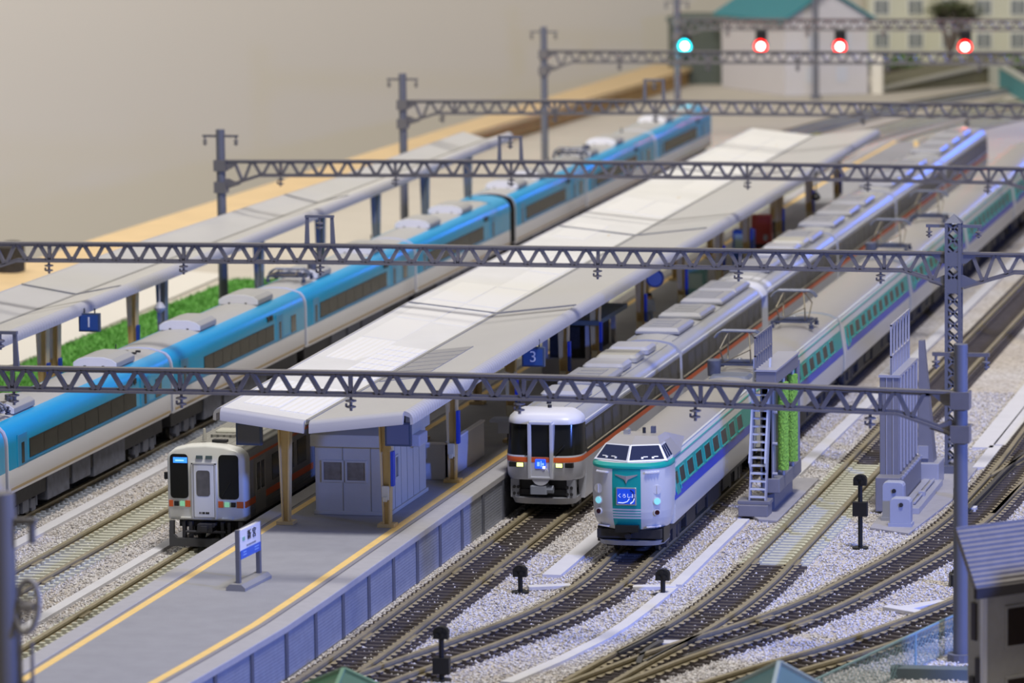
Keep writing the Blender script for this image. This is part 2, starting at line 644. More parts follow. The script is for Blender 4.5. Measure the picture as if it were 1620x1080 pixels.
# loose ballast stones (random colour per stone)
def stones():
    m = bpy.data.materials.new('ballast_stone')
    m.use_nodes = True
    nt = m.node_tree
    g = nt.nodes.new('ShaderNodeNewGeometry')
    r = nt.nodes.new('ShaderNodeValToRGB')
    r.color_ramp.interpolation = 'CONSTANT'
    els = r.color_ramp.elements
    cols = [(0, '#cfccce'), (0.3, '#c3bfc0'), (0.5, '#dad7d5'), (0.68, '#b9b3ae'), (0.86, '#a6a09c'), (0.97, '#7d7876')]
    while len(els) < len(cols):
        els.new(0.5)
    for i, (p, c) in enumerate(cols):
        els[i].position = p
        els[i].color = (*lin(c), 1)
    nt.links.new(g.outputs['Random Per Island'], r.inputs['Fac'])
    b = nt.nodes['Principled BSDF']
    b.inputs['Roughness'].default_value = 0.8
    nt.links.new(r.outputs['Color'], b.inputs['Base Color'])
    n = 210000
    xy = np.empty((0, 2))
    paths = [np.array([[p.x, p.y] for p in t]) for t in ALL_TRACKS]
    x = rng.uniform(-19.4, 29, n * 2)
    y = -24 + 74 * rng.uniform(0, 1, n * 2) ** 1.25
    edge = np.interp(y, [-30, -20, -15, -10, 150], [.4, .9, 1.15, 1.2, 1.2])
    ok = ~((x > -5.3) & (x < edge - 0.02))
    for cx, hw, ya, yb in ((-15.25, .28, -30, 60), (-9.75, .25, -30, 60), (5.55, .38, 3.3, 60), (10.25, .28, 2.6, 60), (16.8, .45, 34, 60)):
        ok &= ~((abs(x - cx) < hw) & (y > ya) & (y < yb))
    for p in paths:
        px = np.interp(y, p[:, 1], p[:, 0])
        d = abs(x - px)
        ok &= ~((d < 0.6) & (rng.uniform(0, 1, len(x)) < 0.35))
    x, y = x[ok][:n], y[ok][:n]
    n = len(x)
    oct_ = np.array([[1, 0, 0], [0, 1, 0], [-1, 0, 0], [0, -1, 0], [0, 0, 1], [0, 0, -1]], float)
    F = np.array([[0, 1, 4], [1, 2, 4], [2, 3, 4], [3, 0, 4], [1, 0, 5], [2, 1, 5], [3, 2, 5], [0, 3, 5]])
    V = oct_[None] * rng.uniform(0.6, 1.25, (n, 6, 1)) + rng.normal(0, 0.18, (n, 6, 3))
    a = rng.uniform(0, 2 * PI, n)
    ca, sa = np.cos(a)[:, None], np.sin(a)[:, None]
    V = np.stack([V[..., 0] * ca - V[..., 1] * sa, V[..., 0] * sa + V[..., 1] * ca, V[..., 2] * 0.75], -1)
    V *= rng.uniform(0.032, 0.072, (n, 1, 1))
    V += np.stack([x, y, rng.uniform(-0.01, 0.035, n)], -1)[:, None]
    FF = (F[None] + 6 * np.arange(n)[:, None, None]).reshape(-1, 3)
    me = bpy.data.meshes.new('ballast_gravel')
    me.vertices.add(n * 6)
    me.vertices.foreach_set('co', V.reshape(-1).astype(np.float32))
    me.loops.add(len(FF) * 3)
    me.loops.foreach_set('vertex_index', FF.reshape(-1).astype(np.int32))
    me.polygons.add(len(FF))
    me.polygons.foreach_set('loop_start', (np.arange(len(FF)) * 3).astype(np.int32))
    me.update(calc_edges=True)
    me.validate()
    me.materials.append(m)
    o = bpy.data.objects.new('ballast_gravel', me)
    COL.objects.link(o)
    o['kind'] = 'stuff'
    tag(o, 'pale grey ballast stones spread between the tracks', 'ballast')


stones()

# concrete cable trough covers
def trough(label, pts, wdt, dark=False):
    p = smooth_path(pts, 2.0)
    base = p[0].copy()
    L_, R_ = offset([q - base for q in p], -wdt / 2), offset([q - base for q in p], wdt / 2)
    mb = MB()
    mb.loft([[(a.x, a.y, 0.0), (a.x, a.y, 0.12), (b.x, b.y, 0.12), (b.x, b.y, 0.0)] for a, b in zip(L_, R_)], closed=True, caps=True)
    o = mb.build('cable_trough_cover', m_conc, loc=base)
    tag(o, label, 'cable trough', 'concrete cable trough covers between the tracks')


trough('long pale concrete strip between the blue train and the empty pale track', [(-15.25, -26), (-15.25, 20), (-15.25, 110)], 0.5)
trough('long pale concrete strip between the empty pale track and the white and orange railcar', [(-9.75, -26), (-9.75, 20), (-9.75, 110)], 0.42)
trough('pale concrete strip between the grey train and the teal fronted train', [(5.55, 3.3), (5.55, 20), (5.55, 110)], 0.66)
trough('pale concrete strip curving from the short right signal along the teal train', [(8.1, -14.6), (9.0, -10.8), (9.65, -7.2), (10.0, -2.6), (10.16, 1.8)], 0.42)
trough('pale concrete strip ending at the ladder of the washing gate with green brushes', [(10.22, 2.2), (10.2, 8), (10.2, 15.6)], 0.42)
trough('pale concrete strip beyond the washing gate with green brushes, along the teal train', [(10.35, 26), (10.35, 50), (10.35, 110)], 0.5)
trough('wide pale concrete strip right of the lattice column', [(16.85, 33.8), (16.85, 60), (16.85, 110)], 0.85)
trough('pale concrete strip next to the far right turnout, split by a joint', [(17.35, 28.8), (17.35, 34.4)], 0.5)
trough('pale concrete strip next to the turnout, beyond the joint', [(17.45, 34.6), (17.5, 60)], 0.5)
for lab, x0, y0, a in (('small pale concrete slab lying by the short signal in front of the grey train', 5.95, 1.2, -1.2), ('small pale concrete slab beside the short signal in front of the teal train', 9.55, 1.7, -1.35),
                       ('pale Y shaped concrete slab on the ballast left of the rightmost track', 18.6, -0.6, 0.0), ('pale concrete slab partly hidden behind the round gantry pole', 21.4, 3.6, -0.35)):
    mb = MB()
    if 'Y shaped' in lab:
        mb.prism([(-0.75, -0.15), (0.45, -0.95), (0.75, -0.6), (0.3, -0.3), (1.25, 1.3), (0.95, 1.4), (-0.15, 0.05), (-0.6, 0.2)], 0, 0.14)
    else:
        mb.box(-0.2, 0.2, -0.75, 0.75, 0, 0.14)
    tag(mb.build('concrete_slab', m_conc, loc=(x0, y0, 0.02), rotz=a, bevel=0.02), lab, 'slab', 'small concrete slabs on the ballast')

# ------------------------------------------------------------------ island platform
EDGE = [(-34, 0.1), (-25, 0.6), (-20, 0.9), (-15, 1.15), (-10, 1.2), (135, 1.2), (153, -1.6)]
LEDGE = [(-34, -5.35), (135, -5.35), (157, -4.9), (163, -4.3)]
m_asph = mat('platform_asphalt', '#959598', 0.8, var=0.05, scale=1.2, bump=0.15, bscale=14)
m_cop = mat('platform_coping', '#aaa8a9', 0.75, var=0.04)
m_yel = mat('yellow_safety_line', '#efca7c', 0.6, var=0.05)
m_joint = mat('coping_joint', '#6c6a6c', 0.8)
m_wallp = mat('platform_wall', '#8a8e9a', 0.6, var=0.08, stripes=('Z', 0.11, 0.1))
m_rib = mat('platform_wall_rib', '#5c5f6b', 0.6)
plat = thing('island_platform', 'long curved island platform with two yellow lines between the railcar and the grey train', 'platform', (0, 0, 0))
YS = [-34, -29, -25, -22, -20, -17.5, -15, -12.5, -10, 20, 60, 100, 135, 145, 153]


def strip(dr, wdt, z0, z1, tab, ys=YS, sgn=1):
    # strip whose outer side lies dr inside the platform edge
    mb = MB()
    rings = []
    for y in ys:
        e = interp(tab, y)
        a, b = e - sgn * dr, e - sgn * (dr + wdt)
        rings.append([(a, y, z0), (a, y, z1), (b, y, z1), (b, y, z0)])
    mb.loft(rings, closed=True, caps=True)
    return mb


PZ = 1.75
mb = MB()
rings = []
for y in YS:
    r, l = interp(EDGE, y) - 1.20, interp(LEDGE, y) + 1.10
    rings.append([(r, y, 1.3), (r, y, PZ - 0.004), (l, y, PZ - 0.004), (l, y, 1.3)])
mb.loft(rings, closed=True, caps=True)
mb.build('asphalt_surface', m_asph, plat)
strip(0.0, 0.72, 1.51, PZ, EDGE).build('coping', m_cop, plat, bevel=0.03)
strip(0.0, 0.66, 1.51, PZ, LEDGE, sgn=-1).build('coping', m_cop, plat, bevel=0.03)
strip(0.72, 0.05, 1.5, PZ - 0.02, EDGE).build('coping_joint', m_joint, plat)
strip(0.66, 0.05, 1.5, PZ - 0.02, LEDGE, sgn=-1).build('coping_joint', m_joint, plat)
strip(0.77, 0.16, 1.5, PZ - 0.006, EDGE).build('edge_band', mat('edge_band_grey', '#8d8a8c', 0.8), plat)
strip(0.71, 0.13, 1.5, PZ - 0.006, LEDGE, sgn=-1).build('edge_band', mat('edge_band_grey', '#8d8a8c', 0.8), plat)
strip(0.93, 0.28, 1.5, PZ + 0.003, EDGE).build('yellow_line', m_yel, plat)
strip(0.84, 0.28, 1.5, PZ + 0.003, LEDGE, sgn=-1).build('yellow_line', m_yel, plat)
mb = MB()
rings = []
for y in YS:
    r, l = interp(EDGE, y) - 0.06, interp(LEDGE, y) + 0.06
    rings.append([(r, y, 0.0), (r, y, 1.52), (l, y, 1.52), (l, y, 0.0)])
mb.loft(rings, closed=True, caps=True)
mb.build('retaining_wall', m_wallp, plat)
proto = None
y = -11.68 - 3.3 * 6
while y < 60:
    e = interp(EDGE, y) - 0.06
    if proto is None:
        mb = MB().box(-0.05, 0.05, -0.14, 0.14, 0.0, 1.51)
        proto = mb.build('wall_rib', m_rib, plat, loc=(e, y, 0))
    else:
        copy_part(proto, plat, (e, y, 0))
    y += 3.3

# canopy over the island platform: two wings sloping to a valley
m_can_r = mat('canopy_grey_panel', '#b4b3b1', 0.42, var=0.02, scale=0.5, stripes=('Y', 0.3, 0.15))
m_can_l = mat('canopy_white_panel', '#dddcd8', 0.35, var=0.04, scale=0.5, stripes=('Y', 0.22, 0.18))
m_can_lip = mat('canopy_lip', '#aeadb0', 0.55, stripes=('Y', 0.34, 0.25))
m_under = mat('canopy_underside', '#b6b2a6', 0.6)
m_seam = mat('canopy_seam', '#8b8a88', 0.6)
CX, CL, CR, CZ, CV = -3.1, -6.45, 0.55, 5.85, 5.45


def canopy(name, label, tx0, txl, txr, ya, yb, seams, frontlip=True, colL=m_can_l, colR=m_can_r):
    # tx0, txl, txr: tables (y, x) of the valley and of the left and right edges
    x0 = tx0[0][1]
    t = thing(name, label, 'canopy', (x0, ya, 0))
    ys = sorted(set([ya, yb] + [y for y, _ in tx0 + txl + txr if ya < y < yb]))

    def at(tab, y):
        return interp(tab, y) - x0
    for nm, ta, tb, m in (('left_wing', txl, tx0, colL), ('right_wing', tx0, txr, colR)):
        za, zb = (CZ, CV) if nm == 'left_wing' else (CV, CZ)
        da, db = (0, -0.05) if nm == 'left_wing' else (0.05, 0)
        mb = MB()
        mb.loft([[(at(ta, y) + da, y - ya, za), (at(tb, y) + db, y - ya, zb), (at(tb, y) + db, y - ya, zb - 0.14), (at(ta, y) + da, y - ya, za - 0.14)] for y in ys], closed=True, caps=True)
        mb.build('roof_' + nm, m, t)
    mb = MB()
    for p, q in zip(ys, ys[1:]):
        mb.bar((at(tx0, p), p - ya, CV - 0.05), (at(tx0, q), q - ya, CV - 0.05), 0.14, 0.16)
    mb.build('valley_gutter', m_seam, t)
    for sgn, tab in ((1, txr), (-1, txl)):
        mb = MB()
        rings = []
        for y in ys:
            xe = at(tab, y)
            prof = []
            for k in range(7):
                an = PI / 2 * k / 6
                prof.append((xe + sgn * 0.32 * math.sin(an), CZ + 0.02 - 0.32 * (1 - math.cos(an))))
            prof += [(xe + sgn * 0.32, CZ - 0.44), (xe + sgn * 0.22, CZ - 0.46), (xe + sgn * 0.2, CZ - 0.2), (xe - sgn * 0.1, CZ - 0.1)]
            rings.append([(px, y - ya - (0.05 if y == ya else 0), pz) for px, pz in prof])
        mb.loft(rings, closed=True, caps=True)
        mb.build('edge_lip', m_can_lip, t, smooth=True)
    if frontlip:
        for xa, xb, za, zb in ((at(txl, ya), -0.1, CZ, CV), (0.1, at(txr, ya), CV, CZ)):
            mb = MB()
            rings = []
            for x, z in ((xa, za), (xb, zb)):
                rings.append([(x, 0.02, z + 0.02), (x, -0.16, z - 0.02), (x, -0.26, z - 0.14), (x, -0.28, z - 0.42), (x, -0.16, z - 0.42), (x, 0.02, z - 0.12)])
            mb.loft(rings, closed=True, caps=True)
            mb.build('front_fascia', m_can_lip, t, smooth=True)
    for y in seams:
        mb = MB()
        mb.bar((at(txl, y), y - ya, CZ + 0.035), (at(tx0, y), y - ya, CV + 0.035), 0.12, 0.05)
        mb.bar((at(tx0, y), y - ya, CV + 0.035), (at(txr, y), y - ya, CZ + 0.035), 0.12, 0.05)
        mb.build('panel_seam', m_seam, t)
    return t


T0 = [(2.9, -3.1), (32.6, -3.25), (116, -3.5)]
TL = [(2.9, -6.25), (32.6, -7.0), (116, -7.2)]
TR = [(2.9, 0.42), (32.6, 0.14), (116, 0.12)]


def roof_z(x, y):
    c = interp(T0, y)
    e = interp(TL if x < c else TR, y)
    return CV + abs(x - c) / abs(e - c) * (CZ - CV)


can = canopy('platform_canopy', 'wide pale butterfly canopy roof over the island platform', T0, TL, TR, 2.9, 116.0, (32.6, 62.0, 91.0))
m_sky = mat('skylight_panel', '#eeedea', 0.3, stripes=('X', 0.25, 0.25))
m_sky2 = mat('skylight_panel_plain', '#e6e5e1', 0.3)
def roof_panel(mb, fa, fb, y0, y1, side, up):
    # panel between the fractions fa..fb of the way from the valley to the edge of one wing
    tab = TL if side < 0 else TR
    ps = []
    for y, f in ((y0, fa), (y0, fb), (y1, fb), (y1, fa)):
        c = interp(T0, y)
        x = c + (interp(tab, y) - c) * f
        ps.append((x - CX, y - 2.9, CV + f * (CZ - CV) + up))
    mb.add(ps + [(x, y, z - 0.04) for x, y, z in ps], [(0, 1, 2, 3), (7, 6, 5, 4), (0, 4, 5, 1), (1, 5, 6, 2), (2, 6, 7, 3), (3, 7, 4, 0)])
    return mb


for i in range(18):
    for fa, fb in ((0.47, 0.88), (0.06, 0.44)):
        if i in (1, 2) and fb < 0.5:
            continue
        y0 = 4.1 + i * 6.0 + (0.4 if fa > 0.3 else 0.0)
        if rng.uniform() < 0.3:
            continue
        roof_panel(MB(), fa, fb, y0, y0 + 5.7, -1, 0.014).build('skylight_panel', m_sky if i < 3 else m_sky2, can)
m_louv = mat('grey_louvre_panel', '#8f8f92', 0.4)
for k in range(7):
    roof_panel(MB(), 0.04, 0.46, 12.5 + k * 1.25, 13.62 + k * 1.25, -1, 0.03).build('louvre_panel', m_sky, can)
    roof_panel(MB(), 0.04, 0.5, 12.5 + k * 1.25, 13.62 + k * 1.25, 1, 0.03).build('louvre_panel', m_louv, can)


def post_mb(h):
    mb = MB()
    # web and two flanges widening upwards, on a base plate
    for sgn in (-1, 1):
        a, b = 0.08, 0.19
        mb.add([(sgn * a, -0.16, 0.1), (sgn * (a + 0.055), -0.16, 0.1), (sgn * (a + 0.055), 0.16, 0.1), (sgn * a, 0.16, 0.1),
                (sgn * b, -0.2, h), (sgn * (b + 0.055), -0.2, h), (sgn * (b + 0.055), 0.2, h), (sgn * b, 0.2, h)],
               [(0, 1, 2, 3), (4, 5, 6, 7), (0, 1, 5, 4), (1, 2, 6, 5), (2, 3, 7, 6), (3, 0, 4, 7)])
    mb.add([(-0.08, -0.03, 0.1), (0.08, -0.03, 0.1), (0.08, 0.06, 0.1), (-0.08, 0.06, 0.1), (-0.19, -0.03, h), (0.19, -0.03, h), (0.19, 0.06, h), (-0.19, 0.06, h)],
           [(0, 1, 2, 3), (4, 5, 6, 7), (0, 1, 5, 4), (1, 2, 6, 5), (2, 3, 7, 6), (3, 0, 4, 7)])
    mb.box(-0.31, 0.31, -0.28, 0.28, 0.0, 0.12)
    return mb


m_postbox = mat('post_box_cream', '#cfc8ac', 0.6)
pp = ss = bb = None
POSTY = [5.35, 15.2, 25.05, 34.9, 41.3, 51.15, 61.0, 70.85, 78.6, 88.4, 98.3, 108.1]
for y in [q - 2.9 for q in POSTY]:
    for x in (-0.9, -4.65):
        hh = CV + 0.6 * (CZ - CV) - 0.12 - 1.3
        if pp is None:
            pp = post_mb(hh).build('post', m_beige, can, loc=(x - CX, y, 1.3))
            ss = MB().box(-0.05, 0.05, -0.14, 0.14, 1.5, 2.75).build('name_strip', m_blue_sign, pp, loc=(0.26, -0.12, 0))
            mb = MB().box(-0.12, 0.12, -0.30, -0.14, 1.0, 1.5)
            mb.box(-0.07, 0.07, -0.36, -0.28, 0.95, 1.12)
            bb = mb.build('switch_box', m_postbox, pp)
        else:
            p = copy_part(pp, can, (x - CX, y, 1.3))
            if x > CX:
                c = ss.copy(); COL.objects.link(c); c.parent = p
                c = bb.copy(); COL.objects.link(c); c.parent = p
mb = MB()
for y in [q - 2.9 for q in POSTY]:
    c_, l_, r_ = [interp(q_, y + 2.9) - CX for q_ in (T0, TL, TR)]
    mb.bar((l_ + 0.3, y, CZ - 0.24), (c_, y, CV - 0.2), 0.18, 0.2)
    mb.bar((c_, y, CV - 0.2), (r_ - 0.3, y, CZ - 0.24), 0.18, 0.2)
mb.build('cross_beam', m_under, can)

# canopy of the first platform
can1 = canopy('platform_canopy', 'pale canopy roof of the first platform, above the blue hanging sign 1', [(-22, -23.2), (112, -22.5)], [(-22, -25.6), (52, -25.3), (84, -24.1), (112, -23.9)], [(-22, -20.6), (44, -20.9), (112, -21.2)], -22.0, 112.0, (36.5, 75.0), frontlip=False, colL=m_can_r, colR=m_can_r)
m_post_grey = mat('post_blue_grey', '#7f8794', 0.55)
pg = None
for y in (-3, 7, 17, 26.9, 28.4, 39.0, 43.3, 58.8, 69.9, 80.9, 91.5, 101.5):
    if y < 40:
        p = copy_part(pp, can1, (-21.15 + 23.2, y + 22, 1.1))
        c = ss.copy(); COL.objects.link(c); c.parent = p
    elif pg is None:
        pg = p = post_mb(5.85 - 0.36 - 1.1 - 0.1).build('post', m_post_grey, can1, loc=(-21.15 + 23.2, y + 22, 1.1))
    else:
        copy_part(pg, can1, (-21.15 + 23.2, y + 22, 1.1))
mb = MB()
rings = []
for y in (-40, 40, 42, 115):
    rings.append([(-19.0, y, -0.02), (-19.0, y, 1.75), (-23.0 if y < 41 else -22.0, y, 1.75), (-23.0 if y < 41 else -22.0, y, -0.02)])
mb.loft(rings, closed=True, caps=True)
tag(mb.build('side_platform', m_asph), 'grey asphalt platform between the blue train and the green grass', 'platform')


def hanging_sign(label, x, y, ztop, digit, w=0.92, h=0.78, rod=0.2, board=None):
    t = thing('platform_sign', label, 'sign', (x, y, ztop), 0, 'signs hanging under the platform canopies')
    m = mat('sign_case_dark', '#3b4a63', 0.4)
    MB().box(-w / 2, w / 2, -0.11, 0.11, -rod - h, -rod).build('sign_case', m, t, bevel=0.02)
    mf = board or mat('sign_face_navy', '#26437c', 0.35, emit='#2a4c96', estr=0.15)
    MB().box(-w / 2 + 0.07, w / 2 - 0.07, -0.125, -0.1, -rod - h + 0.07, -rod - 0.07).build('sign_face', mf, t)
    for sx in (-0.25, 0.25):
        MB().cyl((sx * w, 0, -rod), (sx * w, 0, 0), 0.03, n=6).build('hanger', m_black, t)
    if digit:
        text_part('digit', digit, 0.62, m_white, t, face_front(0, -0.135, -rod - h / 2))
    return t


hanging_sign('blue sign with a white 3 hanging under the right edge of the island canopy', 0.3, 23.9, 5.62, '3', rod=0.32)
hanging_sign('dark blue sign with a white 1 hanging under the canopy of the first platform', -20.2, 30.2, 5.7, '1')
mdk = mat('sign_back_dark', '#55565a', 0.5)
hanging_sign('plain dark grey board hanging under the front left corner of the island canopy', -5.55, 3.9, 5.45, '', 0.95, 0.8, 0.28, mdk)
hanging_sign('plain dark grey board hanging beside the first post on the right of the island canopy', -0.25, 4.6, 5.45, '', 0.95, 0.85, 0.25, mat('sign_back_blue', '#5d6580', 0.5))

# station office under the canopy
m_off = mat('office_wall_cream', '#b9b5aa', 0.6, var=0.02)
m_offwin = mat('office_window', '#6b655c', 0.25, var=0.3, scale=3)
of = thing('station_office', 'cream station office hut standing on the island platform behind the first posts', 'office', (-4.15, 7.5, 1.3))
mb = MB().box(0, 2.75, 0, 5.5, 0.12, 2.55)
mb.build('office_walls', m_off, of)
MB().box(-0.07, 2.83, -0.07, 5.58, 0, 0.14).build('plinth', m_off, of, bevel=0.02)
MB().box(-0.14, 2.9, -0.15, 5.65, 2.5, 2.95).build('flat_roof', m_off, of, bevel=0.03)
mb = MB()
for x in (1.05, 2.1):
    mb.box(x - 0.012, x + 0.012, -0.012, 0.0, 0.14, 2.5)
for y in (0.9, 1.8, 2.7, 3.6, 4.5):
    mb.box(2.75, 2.762, y - 0.012, y + 0.012, 0.14, 2.5)
mb.build('panel_joint', mat('office_joint', '#8c897f', 0.7), of)
for nm, (a, b, c, d) in (('x', (0.25, 1.08, 1.2, 2.0)), ('x', (1.13, 1.95, 1.2, 2.0))):
    wf = MB()
    wf.box(a, b, -0.05, 0.01, c, c + 0.07).box(a, b, -0.05, 0.01, d - 0.07, d).box(a, a + 0.07, -0.05, 0.01, c + 0.07, d - 0.07).box(b - 0.07, b, -0.05, 0.01, c + 0.07, d - 0.07)
    f = wf.build('window', m_off, of)
    MB().box(a + 0.06, b - 0.06, -0.02, 0.005, c + 0.06, d - 0.06).build('pane', m_offwin, f)
for a, b in ((0.25, 0.75), (0.85, 1.35)):
    wf = MB()
    wf.box(2.74, 2.8, a, b, 1.2, 1.27).box(2.74, 2.8, a, b, 2.0, 2.07).box(2.74, 2.8, a, a + 0.06, 1.27, 2.0).box(2.74, 2.8, b - 0.06, b, 1.27, 2.0)
    f = wf.build('window', m_off, of)
    MB().box(2.745, 2.765, a + 0.05, b - 0.05, 1.26, 2.01).build('pane', m_offwin, f)
mb = MB().box(2.7, 3.15, 3.1, 4.3, 2.05, 2.5)
mb.build('air_conditioner', m_grey, of, bevel=0.05)

# low white blue walls of the stairway
st = thing('stairway_wall', 'low white parapet of the stairway beside the second post, lit blue', 'parapet', (-2.15, 15.6, 1.3))
m_par = mat('parapet_white', '#c9ccd6', 0.5)
MB().box(0, 0.95, 0, 0.12, 0, 1.35).build('end_wall', m_par, st, bevel=0.01)
MB().box(0.85, 0.97, 0, 5.9, 0, 1.35).build('side_wall', m_par, st, bevel=0.01)
mb = MB().box(-0.02, 0.98, -0.02, 0.15, 1.35, 1.42).box(0.82, 1.0, 0, 5.95, 1.35, 1.42)
mb.build('coping', m_white, st)
MB().box(0, 0.85, 5.78, 5.9, 0, 0.3).build('kerb', m_cop, st)

# benches, kiosk, vending machines on the platform
def bench(label, x, y):
    t = thing('platform_bench', label, 'bench', (x, y, 1.3), 0, 'benches on the island platform')
    m = mat('bench_blue_white', '#a9b6dc', 0.5)
    MB().rbox(-0.35, 0.75, -0.25, 0.25, 0.42, 0.54, 0.1).build('seat', m, t)
    MB().rbox(-0.35, -0.2, -0.25, 0.25, 0.5, 1.0, 0.05).build('backrest', m, t)
    for yy in (-0.18, 0.14):
        MB().box(-0.1, 0.4, yy, yy + 0.06, 0, 0.44).build('leg', m_dark, t)


tab = thing('platform_table', 'small blue lit counter standing on the platform left of the grey train', 'counter', (-0.75, 24.2, 1.3))
mt = mat('counter_pale', '#b9bfd2', 0.5)
MB().rbox(-0.8, 0.55, -0.4, 0.4, 0.95, 1.1, 0.15).build('top', mt, tab)
MB().box(-0.45, 0.4, -0.25, 0.25, 0.5, 0.95).build('drawer_box', mt, tab)
MB().cyl((0, 0, 0), (0, 0, 0.5), 0.13).build('pedestal', m_dark, tab)

ki = thing('platform_kiosk', 'dark kiosk with a pale counter on the platform beside the grey train', 'kiosk', (-3.3, 41.2, 1.3))
mkw = mat('kiosk_grey', '#a8a7aa', 0.6)
MB().box(0, 2.2, 0, 5.8, 0, 1.1).build('counter', mkw, ki, bevel=0.03)
for xa, ya in ((0.05, 0.0), (1.95, 0.0), (1.95, 5.4), (0.05, 5.4)):
    MB().box(xa, xa + 0.2, ya, ya + 0.2, 1.1, 2.6).build('corner_post', mkw, ki)
MB().box(0.3, 1.9, 0.3, 5.3, 1.1, 2.5).build('shelving', mat('kiosk_dark', '#1d1d22', 0.6, var=0.4, scale=6), ki)
MB().box(-0.2, 2.6, -0.2, 6.0, 2.6, 2.8).build('roof', mat('kiosk_roof', '#5f6a6c', 0.6), ki)
mvr, mvb, mvt = mat('vending_red', '#b5463f', 0.4), mat('vending_blue', '#3b62b8', 0.4), mat('vending_teal', '#7fb2ae', 0.4)


def machine(label, x, y, m, glass):
    t = thing('vending_machine', label, 'vending machine', (x, y, 1.3), 0, 'machines standing on the island platform')
    MB().rbox(-0.55, 0.55, -0.4, 0.4, 0, 1.95, 0.06).build('cabinet', m, t)
    MB().box(-0.42, 0.42, -0.44, -0.38, 1.0, 1.75).build('display_window', glass, t)
    MB().box(-0.35, 0.35, -0.44, -0.38, 0.2, 0.4).build('delivery_slot', m_black, t)
    MB().box(0.2, 0.4, -0.44, -0.38, 0.6, 0.9).build('coin_panel', m_silver, t)


mgl = mat('display_glass', '#bcd6d2', 0.2)
machine('pale green vending machine with a blue top under the canopy beside the clock', -1.5, 67.6, mvt, mgl)
machine('blue vending machine on the platform near the red one', -2.2, 85.0, mvb, mgl)
machine('red vending machine on the platform under the canopy', -2.55, 92.3, mvr, mvr)
ck = thing('platform_clock', 'round blue faced clock hanging under the island canopy', 'clock', (-0.4, 52.0, 5.4))
MB().cyl((0, 0.08, -0.75), (0, -0.08, -0.75), 0.42, n=24).build('clock_case', mat('clock_navy', '#3a4a7d', 0.4), ck, smooth=True)
MB().cyl((0, -0.08, -0.75), (0, -0.1, -0.75), 0.34, n=24).build('clock_face', mat('clock_face', '#6f86bd', 0.4), ck)
MB().cyl((0, 0, -0.35), (0, 0, 0.1), 0.04).build('hanger', m_black, ck)


def lamp_pendant(label, x, y, z):
    t = thing('hanging_loudspeaker', label, 'loudspeaker', (x, y, z), 0, 'loudspeakers hanging under the canopies')
    MB().cyl((0, 0, 0.2), (0, 0, -1.0), 0.035, n=8).build('rod', m_grey if y < 50 else m_black, t)
    MB().lathe([(0.05, -0.95), (0.14, -1.0), (0.26, -1.2), (0.24, -1.3), (0.1, -1.42)]).build('bell', m_grey if y < 50 else m_black, t, smooth=True)


lamp_pendant('grey lamp on a thin rod hanging under the first platform canopy before the grass', -20.7, 41.5, 5.5)
lamp_pendant('black lamp on a thin rod hanging under the far end of the island canopy', 0.5, 92.0, 5.5)

# station name board standing on the platform
nb = thing('station_name_board', 'white and blue station name board on two grey legs near the platform front', 'sign', (-2.68, -6.2, 1.3), -0.08)
m_nb = mat('nameboard_leg', '#6b6c74', 0.5)
mb = MB()
rings = [[(-0.34, y, 0), (0.34, y, 0), (0.34, y, 0.1), (0.2, y, 0.22), (-0.2, y, 0.22), (-0.34, y, 0.1)] for y in (-1.25, 1.25)]
mb.loft(rings, closed=True, caps=True)
mb.build('foot', mat('nameboard_foot', '#8d8c8c', 0.6), nb)
for yy in (-0.95, 0.95):
    MB().box(-0.07, 0.07, yy - 0.08, yy + 0.08, 0.15, 2.0).build('leg', m_nb, nb)
MB().box(-0.05, 0.075, -0.95, 0.95, 1.28, 1.98).build('board', m_white, nb)
MB().box(0.06, 0.085, -0.9, 0.95, 1.0, 1.3).build('blue_band', mat('nameboard_blue', '#2f63c8', 0.4), nb)
MB().box(-0.05, 0.07, -0.9, 0.9, 1.0, 1.29).build('board_lower', m_white, nb)
text_part('station_name', '新 宮', 0.36, m_black, nb, face_right(0.09, 0.12, 1.70), 0.006)
mb = MB()
for k, (a, b) in enumerate(((-0.35, -0.2), (-0.15, 0.1), (0.15, 0.3), (0.34, 0.5))):
    mb.box(0.075, 0.088, a, b, 1.36, 1.42)
mb.build('small_text', mat('grey_print', '#8d8d94', 0.6), nb)
MB().box(0.075, 0.09, -0.72, -0.5, 1.6, 1.72).build('green_mark', mat('mark_green', '#7fb59c', 0.6), nb)
mb = MB()
for a, b in ((-0.7, -0.4), (0.35, 0.75)):
    for z in (1.1, 1.19):
        mb.box(0.08, 0.095, a, b, z, z + 0.04)
mb.build('band_text', mat('band_print', '#7fa4e6', 0.6), nb)

# everything standing on or hanging over the platforms sits 0.45 m higher and a little nearer
CAMP = Vector((40, -150, 29.52))
KP = (29.52 - 1.75) / (29.52 - 1.3)


def lift(o):
    o.location = CAMP + (o.location - CAMP) * KP
    o.scale = (KP, KP, KP)


for o in list(COL.objects):
    if o.parent is None and o.get('category') in ('canopy', 'sign', 'office', 'parapet', 'counter', 'kiosk', 'vending machine', 'clock', 'loudspeaker'):
        lift(o)

# ------------------------------------------------------------------ trains
def mirror(half):
    return [(-x, z) for x, z in half] + [(x, z) for x, z in reversed(half) if x != 0]


